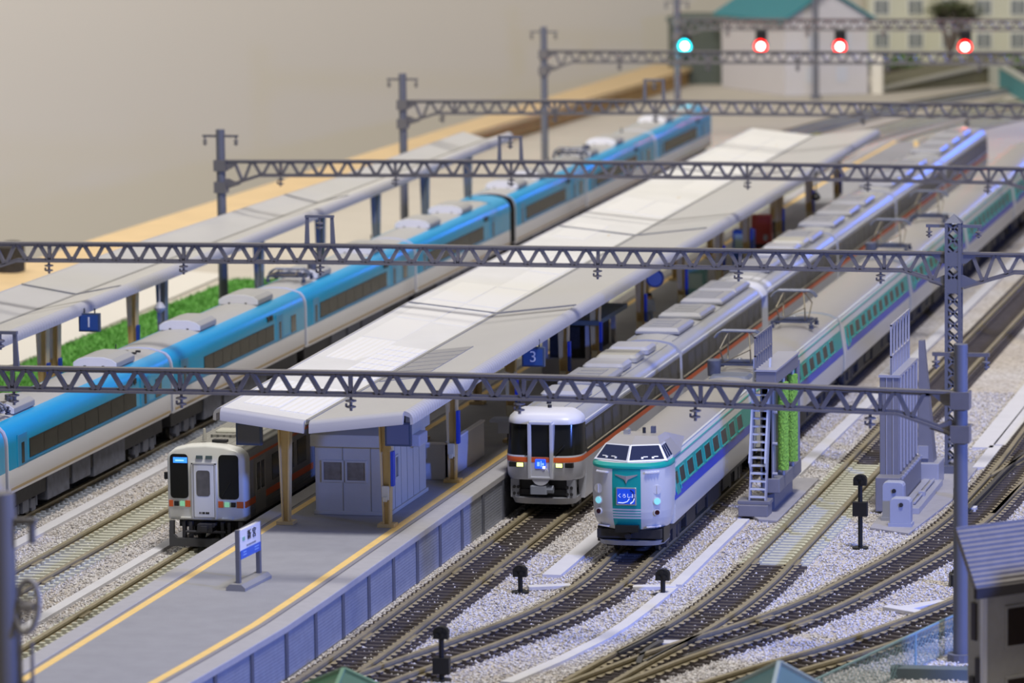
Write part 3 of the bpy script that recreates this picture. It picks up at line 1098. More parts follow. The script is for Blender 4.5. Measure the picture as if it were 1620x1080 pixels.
def body_loft(half, segm, y0, y1, mats, name, par, inset=0.0):
    # half: profile points bottom to roof centre (x>=0); segm: material index of each segment
    full = [(x, z) for x, z in half] + [(-x, z) for x, z in reversed(half[:-1])]
    segs = segm + segm[::-1]
    mb = MB()
    rings = []
    stations = [(y0, 1 - inset), (y0 + 0.12 + inset, 1.0), (y1 - 0.12 - inset, 1.0), (y1, 1 - inset)]
    cz = sum(z for x, z in half) / len(half)
    for y, k in stations:
        rings.append([(x * k, y, cz + (z - cz) * k) for x, z in full])
    mb.loft(rings, mfun=lambda i, k: segs[k], closed=False)
    n = len(full)
    for i in range(3):
        mb.face((i * n, (i + 1) * n, (i + 1) * n + n - 1, i * n + n - 1), segs[0])
    mb.face(list(range(n - 1, -1, -1)), segs[0])
    mb.face(list(range(3 * n, 4 * n)), segs[0])
    return mb.build(name, mats, par, smooth=True)


def quad_panel(mb, q, u0, u1, v0, v1, off, thick=0.02, mi=0):
    a, b, c, d = [Vector(p) for p in q]  # a,b bottom; d,c top
    nrm = (b - a).cross(d - a).normalized()

    def P(u, v):
        return a.lerp(b, u).lerp(d.lerp(c, u), v)
    ps = [P(u0, v0), P(u1, v0), P(u1, v1), P(u0, v1)]
    vs = [p + nrm * off for p in ps] + [p + nrm * (off - thick) for p in ps]
    mb.add(vs, [(0, 1, 2, 3), (4, 7, 6, 5), (0, 4, 5, 1), (1, 5, 6, 2), (2, 6, 7, 3), (3, 7, 4, 0)], mi)


m_wheel = mat('wheel_steel', '#4a4844', 0.4, metal=0.5)
m_bogie = mat('bogie_dark', '#303036', 0.6, var=0.25)
m_bogie_b = mat('bogie_grey', '#565a68', 0.6, var=0.25)


def bogie(par, yc, m):
    mb = MB()
    for s in (-1, 1):
        mb.box(s * 0.95 - 0.08, s * 0.95 + 0.08, -1.5, 1.5, 0.62, 0.86)
        for dy in (-1.05, 1.05):
            mb.box(s * 0.98 - 0.11, s * 0.98 + 0.11, dy - 0.22, dy + 0.22, 0.45, 0.92)
            mb.cyl((s * 1.04, dy - 0.32, 0.6), (s * 1.04, dy - 0.32, 1.0), 0.09, n=8)
            mb.cyl((s * 1.04, dy + 0.32, 0.6), (s * 1.04, dy + 0.32, 1.0), 0.09, n=8)
        mb.box(s * 1.0 - 0.14, s * 1.0 + 0.14, -0.35, 0.35, 0.55, 1.1)
    mb.box(-0.95, 0.95, -0.25, 0.25, 0.6, 0.9)
    b = mb.build('bogie', m, par, loc=(0, yc, 0))
    w0 = None
    for dy in (-1.05, 1.05):
        for s in (-1, 1):
            if w0 is None:
                w = MB()
                w.cyl((-0.07, 0, 0), (0.07, 0, 0), 0.43, n=20)
                w.cyl((-0.12, 0, 0), (0.12, 0, 0), 0.14, n=12)
                w0 = w.build('wheel', m_wheel, b, loc=(s * 0.75, dy, 0.73), smooth=True)
            else:
                copy_part(w0, b, (s * 0.75, dy, 0.73))
    return b


def underframe(par, L, m, boxes, zt=1.35):
    mb = MB().box(-1.15, 1.15, 0.4, L - 0.4, 1.0, zt)
    mb.build('underframe', m_dark, par)
    for a, b, z0 in boxes:
        MB().box(-1.2, 1.2, a, b, z0, zt - 0.05).build('equipment_box', m, par, bevel=0.03)


def pantograph(par, y, z, up=True, m=None):
    m = m or mat('pantograph_brass', '#8f8672', 0.4, metal=0.4)
    mf = mat('pantograph_frame', '#4b5163', 0.5)
    mb = MB()
    for s in (-1, 1):
        mb.box(s * 0.85 - 0.05, s * 0.85 + 0.05, -0.75, 0.75, 0.22, 0.3)
        for dy in (-0.7, 0.7):
            mb.lathe([(0.11, 0), (0.11, 0.06), (0.06, 0.08), (0.11, 0.11), (0.11, 0.16), (0.05, 0.18), (0.05, 0.24)], (s * 0.85, dy, 0), n=10)
    for dy in (-0.55, 0, 0.55):
        mb.box(-0.9, 0.9, dy - 0.05, dy + 0.05, 0.22, 0.3)
    mb.cyl((-0.6, -0.15, 0.34), (0.6, -0.15, 0.34), 0.1, n=10)
    p = mb.build('pantograph', mf, par, loc=(0, y, z))
    MB().lathe([(0.1, -0.1), (0.15, 0.0), (0.1, 0.1)], (0, 0, 0.36)).build('spring_case', m_silver, p, smooth=True)
    h = 1.5 if up else 0.5
    mb = MB()
    for s in (-1, 1):
        for dy, kk in ((-0.45, -1.0), (0.45, 1.0)):
            mb.cyl((s * 0.55, dy, 0.32), (s * 0.62, kk * (0.95 if up else 1.2), 0.32 + (h - 0.3) * 0.5), 0.03, n=6)
            mb.cyl((s * 0.62, kk * (0.95 if up else 1.2), 0.32 + (h - 0.3) * 0.5), (s * 0.42, kk * 0.1, h), 0.03, n=6)
    mb.cyl((-0.55, -0.45, 0.32), (0.62, -0.95 if up else -1.2, 0.32 + (h - 0.3) * 0.5), 0.022, n=6)
    mb.cyl((-0.5, 0.1, h), (0.5, 0.1, h), 0.03, n=6)
    mb.build('lifting_arms', m, p)
    mb = MB()
    for dy in (-0.16, 0.16):
        mb.tube([(-0.98, dy, h - 0.22), (-0.86, dy, h - 0.06), (-0.68, dy, h + 0.05), (0.68, dy, h + 0.05), (0.86, dy, h - 0.06), (0.98, dy, h - 0.22)], 0.045, n=6)
    for x in (-0.45, 0.45):
        mb.box(x - 0.04, x + 0.04, -0.16, 0.16, h - 0.02, h + 0.05)
    mb.build('collector_head', mat('collector_grey', '#7d8290', 0.35, metal=0.3), p)
    return p


# --- blue and white limited express
m_bl_blue = mat('train_sky_blue', '#149ccf', 0.28, var=0.02)
m_bl_white = mat('train_white', '#e4e5ee', 0.32)
m_bl_line = mat('train_brown_line', '#a58f6c', 0.4)
m_bl_roof = mat('blue_train_roof', '#a7a6a4', 0.55, var=0.03)
m_bl_door = mat('train_door_blue', '#128cc4', 0.3)
m_bl_win = mat('blue_train_window', '#35352f', 0.18, var=0.25, scale=0.9)
m_bl_pane = mat('blue_train_pane', '#2f2e29', 0.25, var=0.3, scale=0.9, spec=0.15)
m_gangway = mat('gangway_grey', '#9aa0b8', 0.5)
HB = [(1.36, 1.62), (1.45, 1.74), (1.45, 2.54), (1.45, 3.5), (1.42, 3.78), (1.33, 4.02), (1.17, 4.19), (0.9, 4.28), (0.5, 4.37), (0, 4.40)]


def ac_unit(par, y, z, L=2.4, w=0.92):
    mb = MB()
    rings = []
    for yy in (-L / 2, L / 2):
        rings.append([(-w, yy, 0), (-w, yy, 0.22), (-w * 0.78, yy, 0.36), (-w * 0.4, yy, 0.45), (w * 0.4, yy, 0.45), (w * 0.78, yy, 0.36), (w, yy, 0.22), (w, yy, 0)])
    mb.loft(rings, closed=True, caps=True, cmi=1, mfun=lambda i, k: 0)
    a = mb.build('air_conditioner', [mat('ac_grey', '#a3a29f', 0.5), m_white], par, loc=(0, y, z), bevel=0.03)
    mb = MB()
    for x in (-0.42, 0.35):
        mb.box(x - 0.05, x + 0.05, -L / 2 - 0.012, -L / 2 + 0.02, 0.0, 0.1)
    mb.build('drain_slot', m_black, a)


def blue_car(y0, y1, lab, band, door2, win2, panto=None, acs=(6.8, 15.6), gang=True, dots=False, cap=None):
    L = y1 - y0
    t = thing('passenger_carriage', lab, 'train carriage', (-17.4, y0, 0), 0, 'carriages of the sky blue and white train')
    body_loft(HB, [1, 1, 0, 0, 0, 0, 0, 2, 2], 0, L, [m_bl_blue, m_bl_white, m_bl_roof], 'body', t, 0.012)
    underframe(t, L, m_bogie_b, [(5.0, 7.6, 0.62), (8.0, 10.2, 0.75), (10.6, 14.6, 0.6)], 1.62)
    bogie(t, 2.6, m_bogie_b)
    bogie(t, L - 2.6, m_bogie_b)
    for s in (1,):
        x = s * 1.45
        MB().box(x - 0.01, x + 0.012, 0.15, L - 0.15, 1.76, 1.86).build('sill_line', m_bl_line, t)
        mb = MB().box(x - 0.02, x + 0.014, band[0], band[1], 2.70, 3.42)
        wb = mb.build('window_band', m_black, t)
        n = 8
        st_ = (band[1] - band[0]) / n
        p0 = None
        for k in range(n):
            yy = band[0] + st_ * (k + 0.5)
            if p0 is None:
                p0 = MB().box(0, 0.006, -st_ / 2 + 0.03, st_ / 2 - 0.03, 2.73, 3.39).build('window_pane', m_bl_pane, wb, loc=(x + 0.014, yy, 0))
            else:
                copy_part(p0, wb, (x + 0.014, yy, 0))
        MB().box(x - 0.01, x + 0.018, 1.5, L - 1.5, 2.60, 2.66).build('blue_waist_line', mat('deep_blue_line', '#0c86c0', 0.3), t)
        for dv in (1.55, door2):
            d = MB().box(x - 0.02, x + 0.012, dv - 0.5, dv + 0.5, 2.55, 3.72).build('door', m_bl_door, t)
            MB().box(x, x + 0.02, dv - 0.62, dv - 0.52, 2.55, 3.76).build('handrail', m_bl_blue, d)
            MB().rbox(x - 0.01, x + 0.02, dv - 0.16, dv + 0.16, 2.62, 3.4, 0.005).build('door_window', m_glass, d)
        if win2:
            MB().box(x - 0.02, x + 0.015, win2 - 0.4, win2 + 0.4, 2.66, 3.42).build('window', m_bl_win, t)
        mb = MB()
        for k in range(2):
            mb.box(1.38, 1.47, door2 - 2.0 + k * 0.5, door2 - 1.65 + k * 0.5, 3.62, 3.84)
        mb.build('destination_sign', m_black, t)
        mb = MB()
        rings = []
        full = [(px, pz) for px, pz in HB] + [(-px, pz) for px, pz in reversed(HB[:-1])]
        for yy in (-0.17, 0.05):
            rings.append([(px * 0.965, yy, 2.9 + (pz - 2.9) * 0.965) for px, pz in full])
        mb.loft(rings, closed=True, caps=True)
        mb.build('gangway', m_gangway if gang else m_black, t, smooth=True)
    for a in acs:
        ac_unit(t, a, 4.33)
    if panto is not None:
        pantograph(t, panto, 4.4, up=False)
        MB().lathe([(0.22, 0), (0.22, 0.62)], (0.55, panto + 1.9, 4.36)).build('insulator_drum', m_bogie_b, t, smooth=True)
    if dots:
        mb = MB()
        for a in range(6):
            for b in (-0.6, -0.1, 0.4):
                mb.box(b - 0.09, b + 0.09, L - 1.2 - a * 0.55 + b * .2, L - 1.05 - a * 0.55 + b * .2, 4.36, 4.45)
        mb.build('roof_vent', m_dark, t)
    mb = MB().cyl((-0.4, L - 1.5, 4.36), (-0.4, L - 1.5, 4.75), 0.025, n=6)
    mb.lathe([(0.12, 0), (0.05, 0.12)], (-0.4, L - 1.5, 4.36), n=8)
    mb.build('antenna', m_dark, t)
    if cap:
        mb = MB()
        rings = []
        for yy in cap:
            rings.append([(px * 1.006, yy, pz * 1.002 + 0.006) for px, pz in [(1.45, 3.5), (1.42, 3.78), (1.33, 4.0), (1.18, 4.16), (0.98, 4.27), (0.5, 4.37), (0, 4.40), (-0.5, 4.37), (-0.98, 4.27), (-1.18, 4.16), (-1.33, 4.0), (-1.42, 3.78)]])
        mb.loft(rings, closed=False)
        mb.build('blue_roof_end', m_bl_blue, t, smooth=True)
    return t


blue_car(-13.2, 7.3, 'sky blue carriage cut off by the bottom left corner, only its rear corner showing', (2.3, 15.6), 17.0, 18.8)
blue_car(7.7, 27.8, 'sky blue carriage nearest the left edge, first whole one with a long dark window', (2.3, 15.4), 16.6, 18.4, panto=1.0, acs=(3.4, 15.8), dots=True)
blue_car(28.2, 48.3, 'sky blue carriage between the second gantry and the green grass, with two white roof boxes', (4.3, 15.0), 16.0, 18.2)
blue_car(48.7, 68.7, 'sky blue carriage with a folded pantograph right behind its front roof edge', (2.2, 14.4), 15.9, 18.0, panto=2.3, acs=(5.0, 14.8), dots=False)
blue_car(69.1, 89.8, 'sky blue carriage ending in a bright blue roof cap before a dark gap', (2.2, 14.4), 16.6, None, acs=(6.0, 13.0), cap=(17.8, 20.7))
blue_car(91.2, 109.4, 'sky blue carriage just behind the dark gap in the blue train', (2.4, 12.6), 15.0, 16.8, acs=(4.0, 9.5), gang=False)
blue_car(109.8, 130.2, 'sky blue carriage with a folded pantograph, second from its far end', (2.4, 14.6), 16.0, 18.2, panto=2.0, acs=(4.5, 12.0))
blue_car(130.6, 149.5, 'farthest sky blue carriage at the head of the blue train', (2.4, 13.6), 15.6, None, acs=(7.0,), cap=(16.5, 18.8))

# --- white and orange railcar
m_rc_white = mat('railcar_white', '#dcdcd6', 0.35)
m_rc_steel = mat('railcar_steel', '#8d8b88', 0.35, metal=0.35, var=0.05)
m_orange = mat('orange_band', '#d9622b', 0.4)
m_rc_roof = mat('railcar_roof', '#8f8d85', 0.55, stripes=('X', 0.24, 0.9))
HR = [(1.42, 1.28), (1.48, 1.36), (1.48, 3.55), (1.42, 3.72), (1.2, 3.9), (0.7, 4.02), (0, 4.07)]
HR2 = [(1.42, 1.28), (1.46, 1.36), (1.46, 3.55), (1.38, 3.72), (1.15, 3.87), (0.7, 3.98), (0, 4.02)]


def railcar(y0, y1, lab, front):
    L = y1 - y0
    t = thing('railcar', lab, 'train carriage', (-7.7, y0, 0), 0, 'white and orange railcars')
    a = 0.55 if front else 0.0
    body_loft(HR2, [0, 0, 0, 1, 1, 1], a, L, [m_rc_steel, m_rc_roof], 'body', t, 0.01)
    for s in (-1, 1):
        x0, x1 = (1.45, 1.472) if s > 0 else (-1.472, -1.45)
        MB().box(x0, x1, a, L - 0.1, 1.78, 2.02).build('orange_band', m_orange, t)
        MB().box(x0, x1, a, L - 0.1, 3.42, 3.52).build('orange_roof_line', m_orange, t)
        mb = MB()
        for z in (1.42, 1.55, 1.66):
            mb.box(x0, x1, a, L - 0.1, z, z + 0.04)
        mb.build('corrugation', m_rc_steel, t)
        for dv in (2.0, 9.8, 17.6):
            d = MB().box(x0, x1 + 0.012 * s if s > 0 else x1, dv - 0.65, dv + 0.65, 1.4, 3.35).build('door', mat('railcar_door', '#a5a39e', 0.4, metal=0.3), t)
            MB().box(min(x0, x1) - 0.02, max(x0, x1) + 0.02, dv - 0.45, dv - 0.08, 2.2, 3.2).build('door_window', m_glass, d)
            MB().box(min(x0, x1) - 0.02, max(x0, x1) + 0.02, dv + 0.08, dv + 0.45, 2.2, 3.2).build('door_window', m_glass, d)
        for wv in (4.2, 5.9, 7.6, 12.0, 13.7, 15.4):
            MB().box(x0 - 0.002, x1 + 0.004, wv - 0.6, wv + 0.6, 2.25, 3.2).build('window', m_glass, t)
    underframe(t, L, m_dark, [(5.5, 8.5, 0.6), (9.0, 14.0, 0.6)], 1.3)
    bogie(t, 2.9, m_bogie)
    bogie(t, L - 2.9, m_bogie)
    MB().box(-0.45, 0.45, 2.2, 3.0, 4.0, 4.1).build('roof_hatch', m_rc_roof, t)
    MB().rbox(-0.4, 0.55, 2.6, 3.3, 4.05, 4.2, 0.08).build('roof_ventilator', mat('ventilator_pale', '#b9b7a8', 0.5), t)
    if not front:
        return t
    # white front end
    full = [(x, z) for x, z in HR] + [(-x, z) for x, z in reversed(HR[:-1])]
    mb = MB()
    cz = 2.7
    rings = [[(x * k, y, cz + (z - cz) * k) for x, z in full] for y, k in ((0.0, 0.93), (0.03, 0.965), (0.1, 0.99), (0.22, 1.0), (0.62, 1.0))]
    mb.loft(rings, closed=True, caps=True)
    mb.build('white_front', m_rc_white, t, smooth=True)
    for xa, xb, nm in ((-1.33, -0.66, 'windscreen'), (0.5, 1.24, 'windscreen')):
        mb = MB()
        r = 0.14
        ring = []
        for cx_, cz_, a0 in ((xb - r, 3.72 - r, 0), (xa + r, 3.72 - r, 90), (xa + r, 2.1 + r, 180), (xb - r, 2.1 + r, 270)):
            for k in range(5):
                an = math.radians(a0 + 90 * k / 4)
                ring.append((cx_ + r * math.cos(an), cz_ + r * math.sin(an)))
        mb.loft([[(x, -0.03, z) for x, z in ring], [(x, 0.1, z) for x, z in ring]], closed=True, caps=True)
        w = mb.build(nm, m_glass, t)
    mb = MB()
    mb.bar((0.6, -0.045, 2.2), (0.95, -0.045, 2.75), 0.025)
    mb.build('wiper', m_black, t)
    MB().box(-1.2, -0.68, -0.05, 0.0, 3.40, 3.6).build('destination_sign', mat('lit_sign_blue', '#3f86ff', 0.3, emit='#2f7dff', estr=1.6), t)
    MB().box(-1.12, -0.80, -0.055, -0.05, 3.47, 3.51).build('destination_text', mat('lit_sign_text', '#8fc4ff', 0.3, emit='#a9d4ff', estr=1.2), t)
    dr = MB().box(-0.45, 0.32, -0.05, 0.05, 1.42, 3.35).build('gangway_door', m_rc_white, t, bevel=0.02)
    mb = MB()
    mb.box(-0.53, -0.47, -0.06, 0.03, 1.38, 3.4).box(0.34, 0.4, -0.06, 0.03, 1.38, 3.4).box(-0.53, 0.4, -0.06, 0.03, 3.36, 3.42)
    mb.build('door_frame', mat('railcar_frame', '#c4c3bd', 0.4), t)
    mb = MB()
    r = 0.1
    ring = []
    xa, xb, za, zb = -0.34, 0.17, 2.2, 3.14
    for cx_, cz_, a0 in ((xb - r, zb - r, 0), (xa + r, zb - r, 90), (xa + r, za + r, 180), (xb - r, za + r, 270)):
        for k in range(4):
            an = math.radians(a0 + 90 * k / 3)
            ring.append((cx_ + r * math.cos(an), cz_ + r * math.sin(an)))
    mb.loft([[(x, -0.06, z) for x, z in ring], [(x, 0.0, z) for x, z in ring]], closed=True, caps=True)
    mb.build('door_window', mat('door_glass', '#5b5852', 0.15, var=0.4, scale=2), dr)
    mb = MB()
    for a_, b_ in ((-0.25, -0.21), (-0.19, -0.17), (-0.14, -0.04), (-0.01, 0.05), (0.06, 0.12)):
        mb.box(a_, b_, -0.058, -0.05, 1.55, 1.62)
    mb.build('number_plate', m_black, dr)
    mb = MB()
    for a_ in (-0.34, 0.02):
        mb.box(a_, a_ + 0.24, -0.04, 0.02, 3.56, 3.68)
    mb.build('top_lamp', mat('lamp_grey_glass', '#55676a', 0.2), t)
    for a_, b_ in ((-1.40, -1.25), (-0.79, -0.60), (0.46, 0.64)):
        MB().box(a_, b_, -0.02, 0.08, 1.79, 2.02).build('orange_patch', m_orange, t)
    MB().box(1.16, 1.40, -0.02, 0.08, 1.79, 2.02).box(1.38, 1.487, 0.05, 0.6, 1.79, 2.02).build('orange_patch', m_orange, t)
    for a_, em in ((-1.2, False), (-0.98, True), (0.7, True), (0.94, False)):
        MB().box(a_, a_ + 0.17, -0.045, 0.04, 1.82, 1.99).build('headlight' if em else 'tail_light', mat('headlight_green', '#6f9a7c', 0.2, emit='#8fdfb0', estr=0.5) if em else m_black, t)
    for a_ in (-0.95, 0.6):
        MB().box(a_, a_ + 0.4, -0.1, 0.02, 1.38, 1.42).build('foot_step', m_rc_white, t)
    MB().cyl((-0.35, 1.1, 4.05), (-0.35, 1.1, 4.5), 0.08, 0.05, n=10).build('antenna', mat('antenna_pale', '#b9b6ac', 0.5), t)
    MB().box(0.05, 0.6, 0.7, 0.95, 4.05, 4.15).build('horn', m_dark, t)
    # coupler, snow plough and grey frame under the front
    m = mat('plough_dark', '#47474a', 0.6)
    mb = MB()
    mb.box(-1.38, 1.38, -0.15, 0.05, 0.36, 0.66)
    mb.bar((-1.3, -0.05, 0.5), (-1.3, 0.0, 1.28), 0.16, 0.2).bar((1.3, -0.05, 0.5), (1.3, 0.0, 1.28), 0.16, 0.2)
    mb.add([(-1.38, -0.15, 0.66), (-1.1, -0.15, 0.66), (-1.38, -0.15, 0.95), (-1.38, 0.05, 0.66), (-1.1, 0.05, 0.66), (-1.38, 0.05, 0.95)], [(0, 1, 2), (3, 5, 4), (0, 3, 4, 1), (1, 4, 5, 2), (2, 5, 3, 0)])
    mb.build('snow_plough', m, t)
    mb = MB().box(-0.28, 0.28, -0.25, 0.4, 0.92, 1.2).box(-0.12, 0.12, -0.4, -0.2, 0.95, 1.15)
    mb.cyl((0.3, -0.2, 1.15), (0.3, 0.3, 1.15), 0.07).cyl((-0.75, -0.1, 0.9), (0.75, -0.1, 0.9), 0.05)
    for x in (-0.85, -0.6, 0.6, 0.85):
        mb.box(x - 0.06, x + 0.06, -0.05, 0.15, 0.62, 1.25)
    mb.build('coupler', m_bogie, t)
    MB().cyl((-1.56, 0.25, 2.75), (-1.56, 0.25, 3.0), 0.09, n=8).build('mirror', m_dark, t)
    return t


railcar(5.5, 25.2, 'white fronted railcar with orange patches and a lit blue destination sign, left of the platform', True)
railcar(25.6, 45.5, 'second stainless railcar with an orange band, mostly hidden under the island canopy', False)

# --- grey train with the orange waist band
m_gr_body = mat('grey_train_body', '#c3c6d2', 0.3, metal=0.1)
m_gr_roof = mat('grey_train_roof', '#a9a9a9', 0.32, var=0.02)
m_gr_white = mat('grey_train_white_cap', '#d6d6da', 0.32)
HG = [(1.38, 0.75), (1.45, 1.2), (1.46, 1.6), (1.46, 2.29), (1.46, 2.48), (1.43, 3.55), (1.36, 3.74), (1.2, 3.93), (0.95, 4.08), (0.5, 4.17), (0, 4.20)]
COLX = [-1, -0.995, -0.975, -0.94, -0.88, -0.8, -0.7, -0.55, -0.36, -0.18, 0, 0.18, 0.36, 0.55, 0.7, 0.8, 0.88, 0.94, 0.975, 0.995, 1]


def nose(rows, D, pw, side_y, mfun, mats, par, name='front', capm=0):
    # rows: (z, half width, y of the front centre)
    mb = MB()
    rings = []
    for z, w, yf in rows:
        ring = [(-w, side_y, z)]
        for u in COLX:
            ring.append((u * w, min(side_y - 0.01, yf + D * (1 - math.sqrt(max(0, 1 - abs(u) ** pw)))), z))
        ring.append((w, side_y, z))
        rings.append(ring)
    mb.loft(rings, mfun=mfun)
    n = len(rings[0])
    mb.face(list(range(n - 1, -1, -1)), capm)
    o = (len(rows) - 1) * n
    mb.face(list(range(o, o + n)), capm)
    return mb.build(name, mats, par, smooth=True, fix=True)


def roof_box(par, y, kind, z=4.16):
    if kind == 'r':
        o = MB().rbox(-0.85, 0.85, -0.95, 0.95, 0, 0.29, 0.2).build('roof_unit', mat('roof_unit_pale', '#adadb3', 0.35), par, loc=(0, y, z), smooth=False)
    elif kind == 'b':
        o = MB().rbox(-0.85, 0.85, -0.95, 0.95, 0, 0.29, 0.2).build('roof_unit', mat('roof_unit_beige', '#b3b0a4', 0.35), par, loc=(0, y, z))
    else:
        mb = MB()
        rings = []
        for k, zz in ((1.0, 0), (1.0, 0.12), (0.86, 0.25)):
            rings.append([(-0.95 * k, -1.75 * k, zz), (0.95 * k, -1.75 * k, zz), (0.95 * k, 1.75 * k, zz), (-0.95 * k, 1.75 * k, zz)])
        mb.loft(rings, closed=True, caps=True)
        o = mb.build('air_conditioner', mat('roof_ac_grey', '#9c9ca1', 0.35), par, loc=(0, y, z), bevel=0.03)
        mb = MB()
        for a in (-0.8, 0.0, 0.8):
            mb.box(-0.5, 0.5, a - 0.28, a + 0.28, 0.25, 0.27)
        mb.build('grille', mat('roof_grille', '#97979b', 0.5, stripes=('Y', 0.08, 0.6)), o)
    return o


def grey_car(y0, y1, lab, units, front=False, band_orange=True, cap=None):
    L = y1 - y0
    t = thing('passenger_carriage', lab, 'train carriage', (2.74, y0, 0), 0, 'carriages of the grey train with the orange band')
    ya = 1.35 if front else 0.0
    body_loft(HG, [0, 0, 0, 1, 2, 3, 3, 3, 3, 3], ya, L, [m_gr_body, m_orange, m_glass, m_gr_roof], 'body', t, 0.006)
    for k in range(11):
        yy = 2.0 + (L - 3.4) * k / 10
        for x0, x1 in ((1.42, 1.465),):
            MB().add([(1.458, yy - 0.62, 2.72), (1.458, yy + 0.62, 2.72), (1.437, yy + 0.62, 3.45), (1.437, yy - 0.62, 3.45), (1.44, yy - 0.62, 2.72), (1.44, yy + 0.62, 2.72), (1.42, yy + 0.62, 3.45), (1.42, yy - 0.62, 3.45)],
                     [(0, 1, 2, 3), (0, 4, 5, 1), (1, 5, 6, 2), (2, 6, 7, 3), (3, 7, 4, 0)]).build('window', mat('grey_train_window', '#45464b', 0.25, spec=0.2), t)
    MB().box(1.44, 1.475, ya + 0.2, L - 0.1, 2.60, 2.64).build('waist_line', mat('pale_line', '#cfc5ae', 0.4), t)
    for xx in (-0.55, 0.55, -0.95, 0.95):
        MB().box(xx - 0.02, xx + 0.02, max(ya, 0.3), L - 0.3, 4.06 if abs(xx) > .8 else 4.14, 4.11 if abs(xx) > .8 else 4.18).build('roof_rib', m_gr_roof, t)
    MB().box(1.36, 1.44, ya + 0.1, L - 0.1, 3.64, 3.72).build('gutter', mat('gutter_pale', '#c6c9d6', 0.3), t)
    for yy, kd in units:
        roof_box(t, yy, kd)
    underframe(t, L, m_dark, [(6, 9, 0.5), (10, 13, 0.5)], 1.2)
    bogie(t, 2.9, m_bogie)
    bogie(t, L - 2.9, m_bogie)
    full = [(px, pz) for px, pz in HG[1:]] + [(-px, pz) for px, pz in reversed(HG[1:-1])]
    mb = MB()
    mb.loft([[(px * 0.86, yy, 2.6 + (pz - 2.6) * 0.86) for px, pz in full] for yy in (L - 0.1, L + 0.35)], closed=True, caps=True)
    mb.build('gangway', m_dark, t)
    if cap:
        mb = MB()
        rings = []
        for yy, k in cap:
            rings.append([(px * k, yy, 2.9 + (pz - 2.9) * k) for px, pz in full if pz > 3.5])
        mb.loft(rings, closed=True, caps=True)
        mb.build('white_roof_cap', m_gr_white, t, smooth=True)
    if front:
        rows = [(1.6, 1.40, 0.16), (1.75, 1.44, 0.05), (2.29, 1.46, 0.0), (2.48, 1.46, 0.0), (2.54, 1.455, 0.03), (3.68, 1.42, 0.30), (3.70, 1.42, 0.18), (3.80, 1.42, 0.17), (3.92, 1.38, 0.24), (4.05, 1.25, 0.42), (4.16, 1.05, 0.75), (4.20, 0.9, 1.2)]
        mi = {0: 0, 1: 0, 2: 1, 3: 0, 4: 2, 5: 3, 6: 3, 7: 3, 8: 3, 9: 3, 10: 3}
        nose(rows, 0.85, 5.0, 1.4, lambda i, k: mi[i], [m_gr_body, m_orange, m_glass, m_gr_white], t, 'cab_front', 3)
        # gangway door between the windscreens
        mb = MB()
        xa, xb, za, zb = -0.49, 0.49, 1.66, 3.84
        mb.box(xa, xa + 0.14, -0.10, 0.3, za, zb - 0.08).box(xb - 0.14, xb, -0.10, 0.3, za, zb - 0.08).box(xa + 0.05, xb - 0.05, -0.10, 0.3, zb - 0.12, zb).box(xa + 0.1, xb - 0.1, -0.10, 0.3, za, za + 0.1)
        mb.build('gangway_frame', m_gr_body, t, bevel=0.03)
        MB().box(-0.36, 0.36, -0.02, 0.3, 1.7, 2.3).build('gangway_sill', m_gr_body, t)
        MB().cyl((0, -0.06, 1.78), (0, 0.0, 1.78), 0.36, n=24).build('gangway_step', m_gr_body, t)
        MB().box(-0.36, 0.36, -0.005, 0.3, 2.5, 3.72).build('gangway_door_window', m_glass, t)
        MB().box(-0.36, 0.36, -0.03, 0.3, 2.3, 2.48).build('orange_band', m_orange, t)
        sg = MB().rbox(-0.2, 0.2, -0.09, 0.0, 2.08, 2.42, 0.03).build('destination_sign', mat('lit_sign_deep_blue', '#1e4bff', 0.3, emit='#1648ff', estr=1.6), t)
        mb = MB().box(-0.12, -0.02, -0.1, -0.09, 2.16, 2.32).box(0.02, 0.05, -0.1, -0.09, 2.13, 2.36).box(0.07, 0.14, -0.1, -0.09, 2.2, 2.28)
        mb.build('sign_figures', mat('lit_sign_pale', '#7aa0ff', 0.3, emit='#7fa8ff', estr=1.3), sg)
        MB().rbox(0.09, 0.19, -0.11, -0.08, 2.08, 2.16, 0.012).build('white_lamp', mat('lit_white', '#ffffff', 0.3, emit='#ffffff', estr=3), sg)
        for xa, on in ((-1.2, False), (-0.92, True), (0.58, True), (0.95, False)):
            MB().box(xa - 0.03, xa + 0.27, 0.0 if abs(xa) < 0.95 and xa > -1 else 0.03, 0.25, 2.10, 2.28).build('lamp_bezel', m_dark, t)
            MB().box(xa, xa + 0.24, -0.02 if on else 0.0, 0.25, 2.12, 2.26).build('headlight' if on else 'tail_light', mat('headlight_yellow', '#f4ff9a', 0.3, emit='#f0ff8a', estr=2.2) if on else m_black, t)
        # skirt with coupler
        rows = [(0.72, 1.2, 0.25), (0.95, 1.26, 0.12), (0.97, 1.27, 0.12)]
        nose([(0.66, 1.18, 0.3), (0.92, 1.26, 0.12)], 0.5, 4.0, 1.6, lambda i, k: 0, [mat('skirt_grey', '#9a9da8', 0.45)], t, 'skirt')
        mb = MB().box(-1.15, 1.15, 0.5, 1.4, 0.8, 1.62)
        mb.build('coupler_recess', m_black, t)
        for s in (-1, 1):
            MB().box(s * 1.08 - 0.16, s * 1.08 + 0.16, 0.32, 0.6, 0.9, 1.6).build('skirt_side', mat('skirt_grey', '#9a9da8', 0.45), t)
        mb = MB().rbox(-0.42, 0.22, -0.05, 0.6, 1.08, 1.42, 0.06).cyl((0.2, 0.15, 1.25), (0.45, 0.15, 1.25), 0.15)
        mb.build('coupler', mat('coupler_grey', '#8d93a3', 0.4), t)
        mb = MB()
